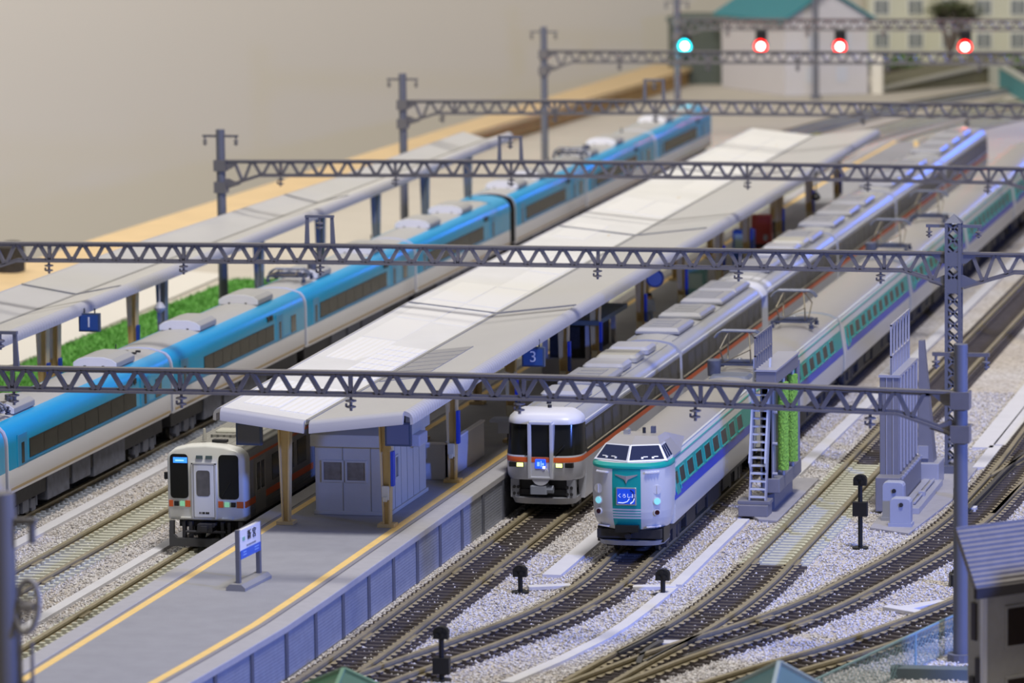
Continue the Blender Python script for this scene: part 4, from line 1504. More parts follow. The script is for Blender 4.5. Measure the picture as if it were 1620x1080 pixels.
        for s in (-1, 1):
            for dx_ in (-0.08, 0.08):
                for z in (1.05, 1.3):
                    mb.cyl((s * 1.02 + dx_, 0.26, z), (s * 1.02 + dx_, 0.36, z), 0.06, n=8)
        mb.build('pipe_connector', m_dark, t)
        mb = MB()
        for s, x in ((1, 0.55), (-1, -0.6)):
            mb.bar((x, 0.0, 2.56), (x + 0.35, 0.08, 2.95), 0.03)
        mb.build('wiper', m_black, t)
        mb = MB().cyl((-0.15, 2.2, 4.2), (-0.15, 2.2, 4.5), 0.09, n=10).cyl((0.1, 1.2, 4.2), (0.1, 1.2, 4.3), 0.08, n=8)
        mb.build('antenna', m_dark, t)
    return t


grey_car(14.2, 34.3, 'grey train leading car with an orange band, lit yellow headlights and white cab roof', [(4.6, 'r'), (9.0, 'f'), (12.2, 'r'), (14.8, 'b'), (17.2, 'r')], front=True)
grey_car(34.8, 54.0, 'grey roofed carriage directly behind the leading car of the orange banded train', [(3.6, 'f'), (8.6, 'f'), (13.6, 'f'), (17.2, 'f')])
grey_car(55.6, 76.0, 'grey carriage with a white roof front behind the gap, beside the island canopy', [(5.0, 'f'), (9.6, 'r'), (12.2, 'r'), (14.8, 'b'), (17.6, 'f')], cap=((-0.6, 0.72), (-0.45, 0.9), (0.0, 0.99), (1.6, 1.01), (1.7, 0.99)))
grey_car(76.5, 96.5, 'grey carriage with blue glints on its roof edge below the third gantry', [(3.6, 'f'), (9.0, 'f'), (14.0, 'f')])
grey_car(97.0, 116.5, 'grey carriage with blue glints, second from the far end of the orange banded train', [(3.6, 'f'), (9.0, 'f'), (14.0, 'f')])
grey_car(117.0, 136.8, 'farthest grey carriage of the orange banded train with a dark glazed end', [(3.6, 'f'), (9.0, 'f'), (14.0, 'f')])

# --- cream and teal express
m_te_white = mat('teal_train_white', '#cbcbc8', 0.3)
m_teal = mat('train_teal', '#109a90', 0.35, spec=0.3)
m_te_blue = mat('train_blue_stripe', '#2540b8', 0.35)
m_te_roof = mat('teal_train_roof', '#a09d9a', 0.36, var=0.02)
HT = [(1.36, 1.32), (1.45, 1.5), (1.45, 2.2), (1.25, 3.55), (1.18, 3.68), (1.05, 3.76), (0.8, 3.87), (0.4, 3.95), (0, 3.97)]


def hw(z):
    return interp([(p[1], p[0]) for p in HT[:5]], z)


def side_strip(mb, y0, y1, z0, z1, out=0.01, inn=-0.02, mi=0):
    # panel lying on the inclined right side of the teal train
    a, b = hw(z0), hw(z1)
    mb.add([(a + out, y0, z0), (a + out, y1, z0), (b + out, y1, z1), (b + out, y0, z1), (a + inn, y0, z0), (a + inn, y1, z0), (b + inn, y1, z1), (b + inn, y0, z1)],
           [(0, 1, 2, 3), (4, 7, 6, 5), (0, 4, 5, 1), (1, 5, 6, 2), (2, 6, 7, 3), (3, 7, 4, 0)], mi)
    return mb



def teal_car(y0, y1, lab, pantos=(), front=False, rotz=0.0, ovals=()):
    L = y1 - y0
    t = thing('express_carriage', lab, 'train carriage', (7.78, y0, 0), rotz, 'carriages of the cream and teal express')
    ya = 1.75 if front else 0.0
    body_loft(HT, [0, 0, 0, 0, 1, 1, 1, 1], ya, L, [m_te_white, m_te_roof], 'body', t, 0.006)
    a = 1.7 if front else 0.6
    mb = MB()
    side_strip(mb, a, L - 0.2, 2.5, 2.9, 0.006)
    side_strip(mb, a, L - 0.2, 2.9, 3.24, 0.006)
    mb.build('teal_band', m_teal, t)
    mb = MB()
    side_strip(mb, a, L - 0.2, 2.2, 2.5, 0.008)
    mb.build('blue_stripe', m_te_blue, t)
    w0 = None
    ws = 3.45 if front else 2.3
    n = int((L - ws - 2.0) / 1.755) + 1
    for k in range(n):
        yy = ws + k * 1.755
        if w0 is None:
            mb = MB()
            side_strip(mb, -0.62, 0.62, 2.56, 2.61, 0.05)
            side_strip(mb, -0.62, 0.62, 3.12, 3.16, 0.02)
            side_strip(mb, -0.62, -0.56, 2.61, 3.12, 0.02)
            side_strip(mb, 0.56, 0.62, 2.61, 3.12, 0.02)
            w0 = mb.build('window', mat('teal_window_frame', '#2fb0a6', 0.25), t, loc=(0, yy, 0))
            pane = side_strip(MB(), -0.57, 0.57, 2.60, 3.13, 0.012).build('pane', mat('teal_window_pane', '#33312e', 0.3, var=0.25, scale=1.5, spec=0.12), w0)
        else:
            c = copy_part(w0, t, (0, yy, 0))
            p = pane.copy(); COL.objects.link(p); p.parent = c
    dv = 2.5 if front else 1.2
    d = side_strip(MB(), dv - 0.38, dv + 0.38, 2.3, 3.2, 0.012).build('door', mat('teal_door', '#0f938a', 0.3), t)
    for yy in (dv - 0.5, dv + 0.46):
        MB().cyl((hw(2.45) + 0.03, yy, 2.42), (hw(3.2) + 0.03, yy, 3.18), 0.025, n=6).build('handrail', mat('teal_window_frame', '#2fb0a6', 0.25), d)
    side_strip(MB(), dv - 0.2, dv + 0.2, 2.68, 3.1, 0.018).build('door_window', m_glass, d)
    side_strip(MB(), ya + 0.05, L - 0.05, 3.53, 3.57, 0.02).build('teal_cantrail_line', mat('pale_teal_line', '#3aa79f', 0.3), t)
    MB().box(1.10, 1.19, ya + 0.05, L - 0.05, 3.67, 3.73).build('gutter', mat('gutter_bright', '#c9d0da', 0.25), t)
    # black underside with boxes
    underframe(t, L, m_dark, [(5.2, 7.0, 0.6), (7.4, 9.0, 0.7), (9.6, 12.4, 0.55), (12.8, 14.4, 0.65)], 1.32)
    bogie(t, 3.1, m_bogie)
    bogie(t, L - 2.9, m_bogie)
    full = [(px, pz) for px, pz in HT] + [(-px, pz) for px, pz in reversed(HT[:-1])]
    mb = MB()
    mb.loft([[(px * 1.01, yy, 2.9 + (pz - 2.9) * 1.012) for px, pz in full] for yy in (L - 0.2, L + 0.02)], closed=True, caps=True)
    mb.build('end_frame', mat('end_frame_grey', '#8f9aa2', 0.4), t, smooth=True)
    mb = MB().box(-0.55, 0.55, L, L + 0.42, 1.4, 3.5)
    mb.build('gangway', m_black, t)
    for yy in pantos:
        pantograph(t, yy, 3.96)
    if pantos:
        MB().lathe([(0.26, 0), (0.28, 0.62), (0.22, 0.66)], (-0.75, pantos[0] - 1.5, 3.9)).build('insulator_drum', m_bogie_b, t, smooth=True)
        mb = MB().rbox(-0.85, 0.8, pantos[0] - 2.4, pantos[0] - 1.0, 3.86, 4.0, 0.2)
        mb.build('roof_walkway', mat('walkway_grey', '#6f7480', 0.5), t)
    for yy in ovals:
        mb = MB().lathe([(0.5, 0), (0.46, 0.08), (0.3, 0.13)], (0, 0, 0), n=24)
        mb.build('roof_dome', mat('dome_grey', '#5c606e', 0.4), t, loc=(0.0, yy, 3.95), smooth=True)
    if front:
        rows = [(1.34, 1.24, 0.34), (1.5, 1.34, 0.2), (1.72, 1.39, 0.1), (1.76, 1.395, 0.09), (1.82, 1.40, 0.08), (1.86, 1.405, 0.07), (1.92, 1.41, 0.06), (1.96, 1.415, 0.05), (2.02, 1.42, 0.04), (2.06, 1.42, 0.04), (2.12, 1.425, 0.03), (2.6, 1.44, 0.0), (3.1, 1.44, 0.0), (3.54, 1.42, 0.02), (3.57, 1.43, -0.01), (3.64, 1.43, 0.0), (3.71, 1.40, 0.08), (3.74, 1.36, 0.2)]
        COLN = len(COLX)

        def mf(i, k):
            z = (rows[i][0] + rows[i + 1][0]) / 2
            if z > 3.55:
                return 1
            u = (k - 0.5)
            inband = 0 <= k - 1 < COLN - 1 and abs((COLX[k - 1] + COLX[k]) / 2) < 0.37
            if inband:
                for a_, b_ in ((1.76, 1.82), (1.86, 1.92), (1.96, 2.02), (2.06, 2.12)):
                    if a_ < z < b_:
                        return 0
                return 1
            return 0
        nose(rows, 1.25, 2.7, 1.8, mf, [m_te_white, m_teal], t, 'cab_front')
        # raised cab with windscreens
        r0 = [(-1.30, 3.6, 3.70), (-1.33, 0.85, 3.73), (0, 0.26, 3.73), (1.33, 0.85, 3.73), (1.30, 3.6, 3.70)]
        r1 = [(-0.98, 3.3, 4.22), (-0.97, 1.32, 4.26), (0, 0.92, 4.27), (0.97, 1.32, 4.26), (0.98, 3.3, 4.22)]
        rr2 = [(-0.80, 3.3, 4.40), (-0.76, 2.0, 4.45), (0, 1.75, 4.48), (0.76, 2.0, 4.45), (0.80, 3.3, 4.40)]
        mb = MB()
        mb.loft([r0, r1, rr2])
        mb.face((10, 11, 12, 13, 14))
        mb.add([rr2[0], rr2[4], (0.95, 6.2, 3.80), (-0.95, 6.2, 3.80)], [(0, 1, 2, 3)])
        mb.add([r0[0], r1[0], rr2[0], (-0.95, 6.2, 3.80)], [(0, 1, 2, 3)])
        mb.add([r0[4], r1[4], rr2[4], (0.95, 6.2, 3.80)], [(0, 3, 2, 1)])
        mb.build('cab_roof', m_te_roof, t, fix=True)
        mfr = mat('windscreen_frame', '#eef0f4', 0.2, metal=0.3)
        mwg = mat('windscreen_glass', '#28304d', 0.08, spec=0.8)
        for i0, i1 in ((1, 2), (2, 3)):
            q = (r0[i0], r0[i1], r1[i1], r1[i0])
            fr = MB()
            quad_panel(fr, q, 0.0, 1.0, 0.02, 0.98, 0.03, 0.04)
            f = fr.build('windscreen', mfr, t)
            g = MB()
            quad_panel(g, q, 0.065 if i0 == 1 else 0.035, 0.965 if i0 == 1 else 0.935, 0.11, 0.90, 0.045, 0.03)
            g.build('glass', mwg, f)
            wp = MB()
            for u in (0.2, 0.48):
                uu = u if i0 == 1 else 1 - u
                d_ = 0.12 if i0 == 1 else -0.12
                quad_panel(wp, q, min(uu, uu + d_), max(uu, uu + d_), 0.22, 0.27, 0.06, 0.015)
                quad_panel(wp, q, min(uu + d_, uu + d_ * 1.5), max(uu + d_, uu + d_ * 1.5), 0.14, 0.24, 0.06, 0.015)
            wp.build('wiper', mfr, f)
        for sgn, i0, i1 in ((1, 3, 4), (-1, 0, 1)):
            q = (r0[i0], r0[i1], r1[i1], r1[i0])
            fr = MB()
            ua, ub = (0.0, 0.42) if sgn > 0 else (0.58, 1.0)
            quad_panel(fr, q, ua, ub, 0.02, 0.98, 0.02, 0.03)
            f = fr.build('side_window', mfr, t)
            g = MB()
            for k in range(3):
                d_ = (ub - ua) / 3
                quad_panel(g, q, ua + d_ * k + 0.02, ua + d_ * (k + 1) - 0.012, 0.14, 0.88, 0.03, 0.02)
            g.build('glass', mwg, f)
        mb = MB().cyl((-0.45, 2.3, 4.5), (-0.45, 2.8, 4.5), 0.1, n=12)
        mb.build('roof_lamp', m_silver, t, smooth=True)
        MB().cyl((0.12, 2.8, 4.38), (0.12, 2.8, 4.62), 0.06, n=10).build('antenna', m_dark, t)
        MB().box(0.36, 0.52, 2.8, 2.98, 4.38, 4.66).build('horn', m_bogie_b, t)
        # emblem, sign, lamps on the front

        def fy(x, z):
            w, yf = 1.44, 0.02
            return yf + 1.25 * (1 - math.sqrt(max(0, 1 - abs(x / w) ** 2.7)))
        mb = MB()
        for s in (-1, 1):
            mb.add([(0, -0.03, 3.03), (s * 0.06, -0.03, 3.17), (s * 0.40, fy(0.4, 3) - 0.03, 3.33), (s * 0.40, fy(0.4, 3) - 0.03, 3.36), (0, -0.05, 3.30),
                    (0, 0.03, 3.03), (s * 0.06, 0.03, 3.17), (s * 0.40, fy(0.4, 3) + 0.03, 3.33), (s * 0.40, fy(0.4, 3) + 0.03, 3.36), (0, 0.03, 3.30)],
                   [(0, 1, 4), (1, 2, 3, 4), (0, 5, 6, 1), (1, 6, 7, 2), (2, 7, 8, 3), (3, 8, 9, 4)])
        mb.build('chevron_emblem', mat('emblem_silver', '#b9b4b8', 0.25, metal=0.6), t)
        hs = MB().rbox(-0.37, 0.37, -0.05, 0.1, 2.26, 2.9, 0.03).build('head_sign', m_silver, t, bevel=0.03)
        MB().box(-0.32, 0.32, -0.065, 0.0, 2.31, 2.85).build('sign_panel', mat('head_sign_blue', '#1d52d0', 0.25, emit='#1450e6', estr=0.22), hs)
        mw = mat('head_sign_text', '#eaf4ff', 0.3, emit='#dcecff', estr=0.45)
        text_part('sign_text', 'くろしお', 0.165, mw, hs, face_front(0.02, -0.072, 2.60), 0.004)
        mb = MB()
        wv = [(-0.28, 2.36), (-0.1, 2.35), (0.05, 2.40), (0.12, 2.50)]
        mb.tube([(x, -0.068, z) for x, z in wv], 0.015, n=6)
        mb.tube([(0.16, -0.068, 2.33), (0.25, -0.068, 2.40), (0.30, -0.068, 2.52)], 0.022, n=6)
        mb.build('sign_wave', mw, hs)
        mb = MB().tube([(0.16, -0.068, 2.82), (0.26, -0.068, 2.74), (0.3, -0.068, 2.58), (0.24, -0.068, 2.42)], 0.02, n=6)
        mb.build('sign_swirl', mat('sign_navy', '#0c1f6a', 0.3), hs)
        ml = mat('lamp_ring', '#d3d2d0', 0.3)
        for s in (-1, 1):
            x = 1.04 * s
            y_ = fy(1.04, 2)
            ang = s * 0.38
            nx, ny = math.sin(ang), -math.cos(ang)

            def disc(mbx, z, r, o0, o1):
                mbx.cyl((x + nx * o0, y_ + ny * o0, z), (x + nx * o1, y_ + ny * o1, z), r, n=20)
            mb = MB(); disc(mb, 2.80, 0.17, -0.1, 0.05)
            u = mb.build('blank_lamp_plate', ml, t)
            mb = MB().box(x - 0.015 + nx * 0.06, x + 0.015 + nx * 0.06, y_ + ny * 0.06 - 0.012, y_ + ny * 0.06 + 0.012, 2.66, 2.94)
            mb.build('plate_bar', ml, u)
            mb = MB(); disc(mb, 2.38, 0.15, -0.1, 0.05)
            h = mb.build('headlight', ml, t)
            mb = MB(); disc(mb, 2.38, 0.115, -0.05, 0.075)
            mb.build('lens', mat('headlight_teal', '#8fd8dc', 0.15, emit='#7fd8e0', estr=0.55), h)
            mb = MB(); disc(mb, 1.98, 0.12, -0.1, 0.05)
            h = mb.build('tail_light', ml, t)
            mb = MB(); disc(mb, 1.98, 0.085, -0.05, 0.065)
            mb.build('lens', mat('tail_lens', '#3a1618', 0.2), h)
            y1_ = fy(0.95, 2)
            for z, nm in ((3.40, 'upper_step'), (1.42, 'lower_step')):
                k = 0.0 if z > 2 else 0.25
                mb = MB()
                for q in range(5):
                    xx = s * (0.72 + 0.09 * q)
                    mb.box(xx - 0.05, xx + 0.05, fy(xx, z) + k - 0.1, fy(xx, z) + k + 0.05, z, z + 0.05)
                mb.build(nm, m_white, t)
        # recess with coupler and grey bumper
        MB().box(-0.42, 0.42, 0.0, 0.8, 1.28, 1.52).build('coupler_cover', m_black, t)
        MB().box(-1.2, 1.2, 0.75, 1.9, 0.82, 1.36).build('coupler_recess', m_black, t)
        nose([(0.74, 1.16, 0.42), (0.92, 1.2, 0.3)], 0.7, 3.2, 2.0, lambda i, k: 0, [mat('bumper_grey', '#8d9098', 0.45)], t, 'bumper')
        for s in (-1, 1):
            MB().box(s * 1.1 - 0.09, s * 1.1 + 0.09, 0.85, 1.9, 0.8, 1.36).build('bumper_side', mat('bumper_grey', '#8d9098', 0.45), t)
        MB().cyl((0, 0.25, 1.1), (0, 0.8, 1.1), 0.12).build('coupler', m_dark, t)
        mb = MB()
        for k, (zz, yy) in enumerate(((3.32, 2.1), (3.38, 2.5))):
            side_strip(mb, yy, yy + 0.3, zz, zz + 0.08, 0.01)
        mb.build('side_lettering', mat('letter_pale', '#aab4c2', 0.4), t)
    return t


teal_car(5.6, 24.6, 'teal express leading car with the blue head sign and raised cab windows', front=True, rotz=0.0075, ovals=(18.3,))
teal_car(25.0, 46.0, 'teal express carriage with two raised pantographs behind the washing gate', pantos=(3.2, 16.5), ovals=(18.9,))
teal_car(46.4, 66.6, 'teal express carriage without pantographs beside the lattice column', ovals=())
teal_car(67.0, 87.6, 'teal express carriage with two pantographs under the second gantry right side', pantos=(3.0, 16.8))
teal_car(88.0, 108.6, 'teal express carriage with red glints on its roof near the right edge', ())
teal_car(109.0, 129.0, 'farthest teal express carriage, cut by the right edge of the picture', ())

# ------------------------------------------------------------------ catenary gantries
PT = 5.79 / 6
ZT, ZB = 8.75, 7.95


def insulator_mb(h=0.48):
    mb = MB()
    mb.cyl((0, 0, 0), (0, 0, -h), 0.05, n=8)
    mb.lathe([(0.07, -0.10), (0.19, -0.13), (0.19, -0.17), (0.07, -0.2)], n=10)
    mb.lathe([(0.07, -0.30), (0.17, -0.33), (0.17, -0.37), (0.05, -0.4)], n=10)
    mb.box(-0.19, -0.13, -0.03, 0.03, -0.36, -0.24)
    return mb


def arm_insulator_mb():
    mb = MB().cyl((0, 0, 0), (0, 0, -0.42), 0.045, n=8)
    mb.lathe([(0.05, -0.14), (0.13, -0.17), (0.13, -0.21), (0.05, -0.24)], n=10)
    mb.lathe([(0.05, -0.28), (0.12, -0.31), (0.12, -0.35), (0.04, -0.38)], n=10)
    return mb


INS = insulator_mb().build('insulator', m_steel)
ARM = arm_insulator_mb().build('insulator', m_steel)


def lattice_mb(h, wd=0.52):
    mb = MB()
    hw = wd / 2
    for sx in (-1, 1):
        for sy in (-1, 1):
            mb.box(sx * hw - 0.06, sx * hw + 0.06, sy * hw - 0.06, sy * hw + 0.06, 0.0, h)
    n = int(h / 0.47)
    st = h / n
    for k in range(n):
        z0, z1 = k * st, (k + 1) * st
        for sy in (-1, 1):
            mb.bar((-hw, sy * hw, z0), (hw, sy * hw, z1), 0.08, 0.05, up=(0, 1, 0))
            mb.bar((hw, sy * hw, z0), (-hw, sy * hw, z1), 0.08, 0.05, up=(0, 1, 0))
        for sx in (-1, 1):
            mb.bar((sx * hw, -hw, z0), (sx * hw, hw, z1), 0.08, 0.05, up=(1, 0, 0))
            mb.bar((sx * hw, hw, z0), (sx * hw, -hw, z1), 0.08, 0.05, up=(1, 0, 0))
    # pointed cap
    mb.add([(-hw - .08, -hw - .08, h), (hw + .08, -hw - .08, h), (hw + .08, hw + .08, h), (-hw - .08, hw + .08, h), (0, 0, h + 0.35)], [(3, 2, 1, 0), (0, 1, 4), (1, 2, 4), (2, 3, 4), (3, 0, 4)])
    mb.box(-hw - 0.2, hw + 0.2, -hw - 0.2, hw + 0.2, 0, 0.4)
    return mb


def cross_arm(par, x, z, hl=0.86):
    a = MB().box(x - hl - 0.04, x + hl + 0.04, -0.06, 0.06, z - 0.06, z + 0.06).build('cross_arm', m_steel, par)
    for s in (-1, 1):
        c = copy_part(ARM, a, (x + s * hl * 0.92, 0, z - 0.05))


def gantry(label, y, xa, xb, pole_a, pole_b, ins, arch=None, xi0=0.0, dz=lambda x: 0.0, verts=()):
    t = thing('catenary_gantry', label, 'gantry', (0, y, 0), 0, 'catenary gantries spanning the tracks')
    d = 0.16
    mb = MB()

    def zb(x):
        z = ZB
        if pole_a and x - xa < 2.0:
            z = ZB - 0.62 * (1 - max(0, x - xa) / 2.0)
        if pole_b and xb - x < 2.0:
            z = ZB - 0.62 * (1 - max(0, xb - x) / 2.0)
        return z + dz(x)

    def zt(x):
        return ZT + dz(x)
    # nodes of the lower chord, aligned with the insulators
    n0 = math.ceil((xa + (0.75 if pole_a else 0.2) - xi0) / PT)
    n1 = math.floor((xb - (0.75 if pole_b else 0.2) - xi0) / PT)
    nodes = [xi0 + k * PT for k in range(n0, n1 + 1)]
    xs = [xa] + [x for x in ([xa + 2.0] if pole_a else [])] + [x for x in [xa + (xb - xa) * q / 8 for q in range(1, 8)]] + ([xb - 2.0] if pole_b else []) + [xb]
    xs = sorted(set(xs))
    for p, q in zip(xs, xs[1:]):
        mb.bar((p, 0, zt(p) - 0.04), (q, 0, zt(q) - 0.04), 0.34, 0.08)
        mb.bar((p, 0, zt(p) - 0.12), (q, 0, zt(q) - 0.12), 0.10, 0.12)
        mb.bar((p, 0, zb(p)), (q, 0, zb(q)), 0.34, 0.08)
        mb.bar((p, 0, zb(p) + 0.07), (q, 0, zb(q) + 0.07), 0.10, 0.10)
    mb.build('chord', m_steel, t)
    mb = MB()
    for i, x in enumerate(nodes):
        for s in (-1, 1):
            xx = x + s * PT / 2
            if xa + 0.15 < xx < xb - 0.15:
                mb.bar((x + s * 0.05, 0, zb(x) + 0.06), (xx - s * 0.05, 0, zt(xx) - 0.10), 0.13, 0.16, up=(0, 1, 0))
        mb.box(x - 0.13, x + 0.13, -0.05, 0.05, zb(x) + 0.02, zb(x) + 0.2)
        if (round((x - xi0) / PT)) % 6 == 0:
            mb.box(x - 0.06, x + 0.06, -0.08, 0.08, zb(x), zt(x) - 0.06)
    for xx in [n - PT / 2 for n in nodes] + [nodes[-1] + PT / 2]:
        if xa + 0.2 < xx < xb - 0.2:
            mb.box(xx - 0.12, xx + 0.12, -0.05, 0.05, zt(xx) - 0.22, zt(xx) - 0.06)
    mb.build('diagonal_lattice', m_steel, t)
    for x in ins:
        copy_part(INS, t, (x, 0, zb(x) - 0.03))
    for kind, x, s in ((pole_a, xa, 1), (pole_b, xb, -1)):
        if not kind:
            continue
        if kind == 'none':
            continue
        if kind == 'round':
            p = MB().cyl((x, 0, 0), (x, 0, 10.25 + dz(x)), 0.24, 0.22, n=20).build('pole', m_pole, t, smooth=True)
            cross_arm(p, x, 9.92 + dz(x))
            MB().cyl((x, 0, 0), (x, 0, 0.25), 0.42, n=16).build('base', m_pole, p)
        else:
            p = lattice_mb(10.05).build('lattice_column', m_pole, t, loc=(x, 0.0, 0))
            a = MB().box(-1.1, 1.1, -0.06, 0.06, 9.85, 9.97).build('cross_arm', m_pole, p)
            for q in (-1, 1):
                copy_part(ARM, a, (q * 0.98, 0, 9.86))
        w = 0.30
        w = 0.04 if kind == 'none' else w
        br = MB().box(x - w, x + w, -0.30, 0.30, zt(x) - 0.55, zt(x) + 0.0).box(x - w, x + w, -0.30, 0.30, zb(x) - 0.2, zb(x) + 0.35)
        sides = (-1, 1) if kind == 'lattice' else (s,)
        for q in sides:
            for yy in (-0.1, 0.06):
                br.add([(x, yy, zt(x)), (x + q * 1.05, yy, zt(x)), (x + q * 0.5, yy, zt(x) - 0.45), (x, yy, zt(x) - 0.5), (x, yy + .04, zt(x)), (x + q * 1.05, yy + .04, zt(x)), (x + q * 0.5, yy + .04, zt(x) - 0.45), (x, yy + .04, zt(x) - 0.5)],
                       [(0, 1, 2, 3), (7, 6, 5, 4), (0, 4, 5, 1), (1, 5, 6, 2), (2, 6, 7, 3)])
                z0 = zb(x)
                br.add([(x, yy, z0 - 0.1), (x + q * 1.0, yy, z0 + 0.22), (x + q * 0.35, yy, z0 + 0.5), (x, yy, z0 + 0.45), (x, yy + .04, z0 - 0.1), (x + q * 1.0, yy + .04, z0 + 0.22), (x + q * 0.35, yy + .04, z0 + 0.5), (x, yy + .04, z0 + 0.45)],
                       [(0, 1, 2, 3), (7, 6, 5, 4), (0, 4, 5, 1), (1, 5, 6, 2), (2, 6, 7, 3)])
        br.build('bracket', m_steel if kind == 'round' else m_pole, t)
    if arch is not None:
        z0 = zt(arch)
        mb = MB()
        for s in (-1, 1):
            mb.add([(arch + s * 0.45, -0.06, z0), (arch + s * 0.64, -0.06, z0), (arch + s * 0.58, -0.06, z0 + 1.1), (arch + s * 0.46, -0.06, z0 + 1.1),
                    (arch + s * 0.45, 0.06, z0), (arch + s * 0.64, 0.06, z0), (arch + s * 0.58, 0.06, z0 + 1.1), (arch + s * 0.46, 0.06, z0 + 1.1)],
                   [(0, 1, 2, 3), (7, 6, 5, 4), (0, 4, 5, 1), (1, 5, 6, 2), (2, 6, 7, 3), (3, 7, 4, 0)])
        mb.box(arch - 0.6, arch + 0.6, -0.09, 0.09, z0 + 1.06, z0 + 1.16)
        ar = mb.build('arch', m_pole, t)
        c = ARM.copy()
        COL.objects.link(c)
        c.parent = ar
        c.location = (arch, 0, z0 + 1.06)
        c.scale = (1.2, 1.2, 1.25)
    return t


def droop(xs):
    return lambda x: interp(xs, x)


gantry('nearest gantry in front of the platform canopy, ending at a round grey pole', -8.5, -30, 21.5, None, 'round', (-15.75, -9.97, -4.18, 1.58, 7.21, 12.98, 18.62), arch=-10.4, xi0=1.58,
       dz=droop([(-30, 0.05), (-10.4, 0.10), (6.8, 0.19), (14, 0.07), (21.5, -0.09)]))
gantry('second gantry crossing above the middle of the canopy to a lattice column', 27.6, -24.4, 16.5, 'round', 'lattice', (-21.04, -15.23, -9.42, 2.13, 7.88, 13.59), arch=-9.41, xi0=-9.42,
       dz=droop([(-24.4, 0.0), (-9.4, 0.12), (2, 0.14), (16.5, 0.14)]))
gantry('short gantry continuing from the lattice column out of the picture', 27.6, 16.9, 36.0, 'none', None, (22.5, 28.3), xi0=22.5, dz=lambda x: 0.13)
gantry('third gantry with a round pole left of the first platform canopy', 63.6, -24.4, 16.3, 'round', 'lattice', (-21.37, -15.55, -9.77, 1.84, 7.63, 13.35), arch=-9.8, xi0=-9.77,
       dz=droop([(-24.4, 0.0), (-9.8, 0.13), (4, 0.12), (16.3, 0.0)]))
gantry('fourth gantry crossing behind the end of the first platform canopy', 99.7, -24.45, 16.4, 'round', 'lattice', (-22.14, -15.6, -9.83, 1.9, 7.7, 13.4), arch=-9.9, xi0=-9.83,
       dz=droop([(-24.4, 0.0), (-9.8, 0.1), (16.4, 0.0)]))
gantry('fifth gantry, blurred, passing just below the four lit signals', 136.5, -24.5, 16.4, 'round', 'lattice', (-19.5, -13.7, -7.9, -2.1, 3.7), xi0=-13.7, dz=lambda x: 0.22)
gantry('farthest blurred gantry carrying the four lit signals before the white house', 171.8, -22.6, 20, 'round', 'lattice', (-18.9, -13.1, -7.6, 4.0), xi0=-13.1)
bpy.data.objects.remove(INS)
bpy.data.objects.remove(ARM)

# the pole behind the white house signal bridge, close to the camera at the left: pole with a tension wheel
t = thing('catenary_pole', 'blurred grey catenary pole with a tension wheel at the bottom left corner', 'pole', (2.35, -44.6, 0))
MB().cyl((0, 0, 0), (0, 0, 10.95), 0.36, 0.34, n=20).build('pole', mat('near_pole_grey', '#75726e', 0.6), t, smooth=True)
mb = MB().box(-0.9, 0.92, -0.08, 0.08, 10.18, 10.32).cyl((0.8, 0, 10.2), (0.8, 0, 9.7), 0.1, n=8)
mb.build('cross_arm', mat('near_pole_grey', '#75726e', 0.6), t)
mw = mat('tension_wheel_grey', '#85817c', 0.5)
mb = MB()
ring = [(0.62 + 0.30 * math.cos(a), 0.3 * math.sin(a) * 0.6, 8.1 + 0.62 * math.sin(a)) for a in [2 * PI * k / 24 for k in range(25)]]
mb.tube(ring, 0.085, n=6)
for k in range(4):
    a = PI * k / 4
    mb.cyl((0.62 + 0.3 * math.cos(a), 0.18 * math.sin(a), 8.1 + 0.62 * math.sin(a)), (0.62 - 0.3 * math.cos(a), -0.18 * math.sin(a), 8.1 - 0.62 * math.sin(a)), 0.025, n=6)
mb.cyl((0.45, 0, 8.1), (0.8, 0, 8.1), 0.12, n=10)
mb.build('tension_wheel', mw, t)
mb = MB().bar((0, 0, 8.35), (0.62, 0, 8.15), 0.12).bar((0, 0, 7.5), (0.5, 0, 7.7), 0.1).cyl((0.42, 0, 8.3), (0.42, 0, 4.6), 0.05, n=8).cyl((0.72, 0, 7.2), (0.72, 0, 4.0), 0.05, n=8)
mb.lathe([(0.14, 4.4), (0.18, 4.6), (0.18, 6.0), (0.12, 6.2)], (0.56, 0, 0), n=12)
mb.build('balance_weight', mw, t)

# ------------------------------------------------------------------ ground signals
def dwarf(label, x, y, h, double):
    t = thing('ground_signal', label, 'signal', (x, y, 0), 0, 'black ground signals on the ballast')
    MB().cyl((0, 0, 0), (0, 0, 0.07), 0.3, n=16).build('base', m_black, t)
    MB().cyl((0, 0, 0.05), (0, 0, h - 0.1), 0.085, n=10).build('post', m_black, t, smooth=True)

    def head(z, w, nm):
        mb = MB()
        pts = [(-w, z), (w, z), (w, z + 0.22)]
        pts += [(w * math.cos(a), z + 0.22 + w * 0.75 * math.sin(a)) for a in [PI * k / 8 for k in range(1, 8)]]
        pts += [(-w, z + 0.22)]
        mb.loft([[(x_, -0.13, z_) for x_, z_ in pts], [(x_, 0.12, z_) for x_, z_ in pts]], closed=True, caps=True)
        o = mb.build(nm, m_black, t)
        mb = MB()
        for xx, zz in ((-w * .45, z + .12), (w * .4, z + .14), (0, z + .3)):
            mb.cyl((xx, -0.14, zz), (xx, -0.2, zz), 0.065, n=10)
        mb.build('lens_hood', m_black, o)
    head(h - 0.42, 0.24, 'signal_head')
    if double:
        MB().box(-0.27, 0.27, -0.14, 0.12, h - 1.55, h - 1.02).build('route_indicator', m_black, t, bevel=0.02)


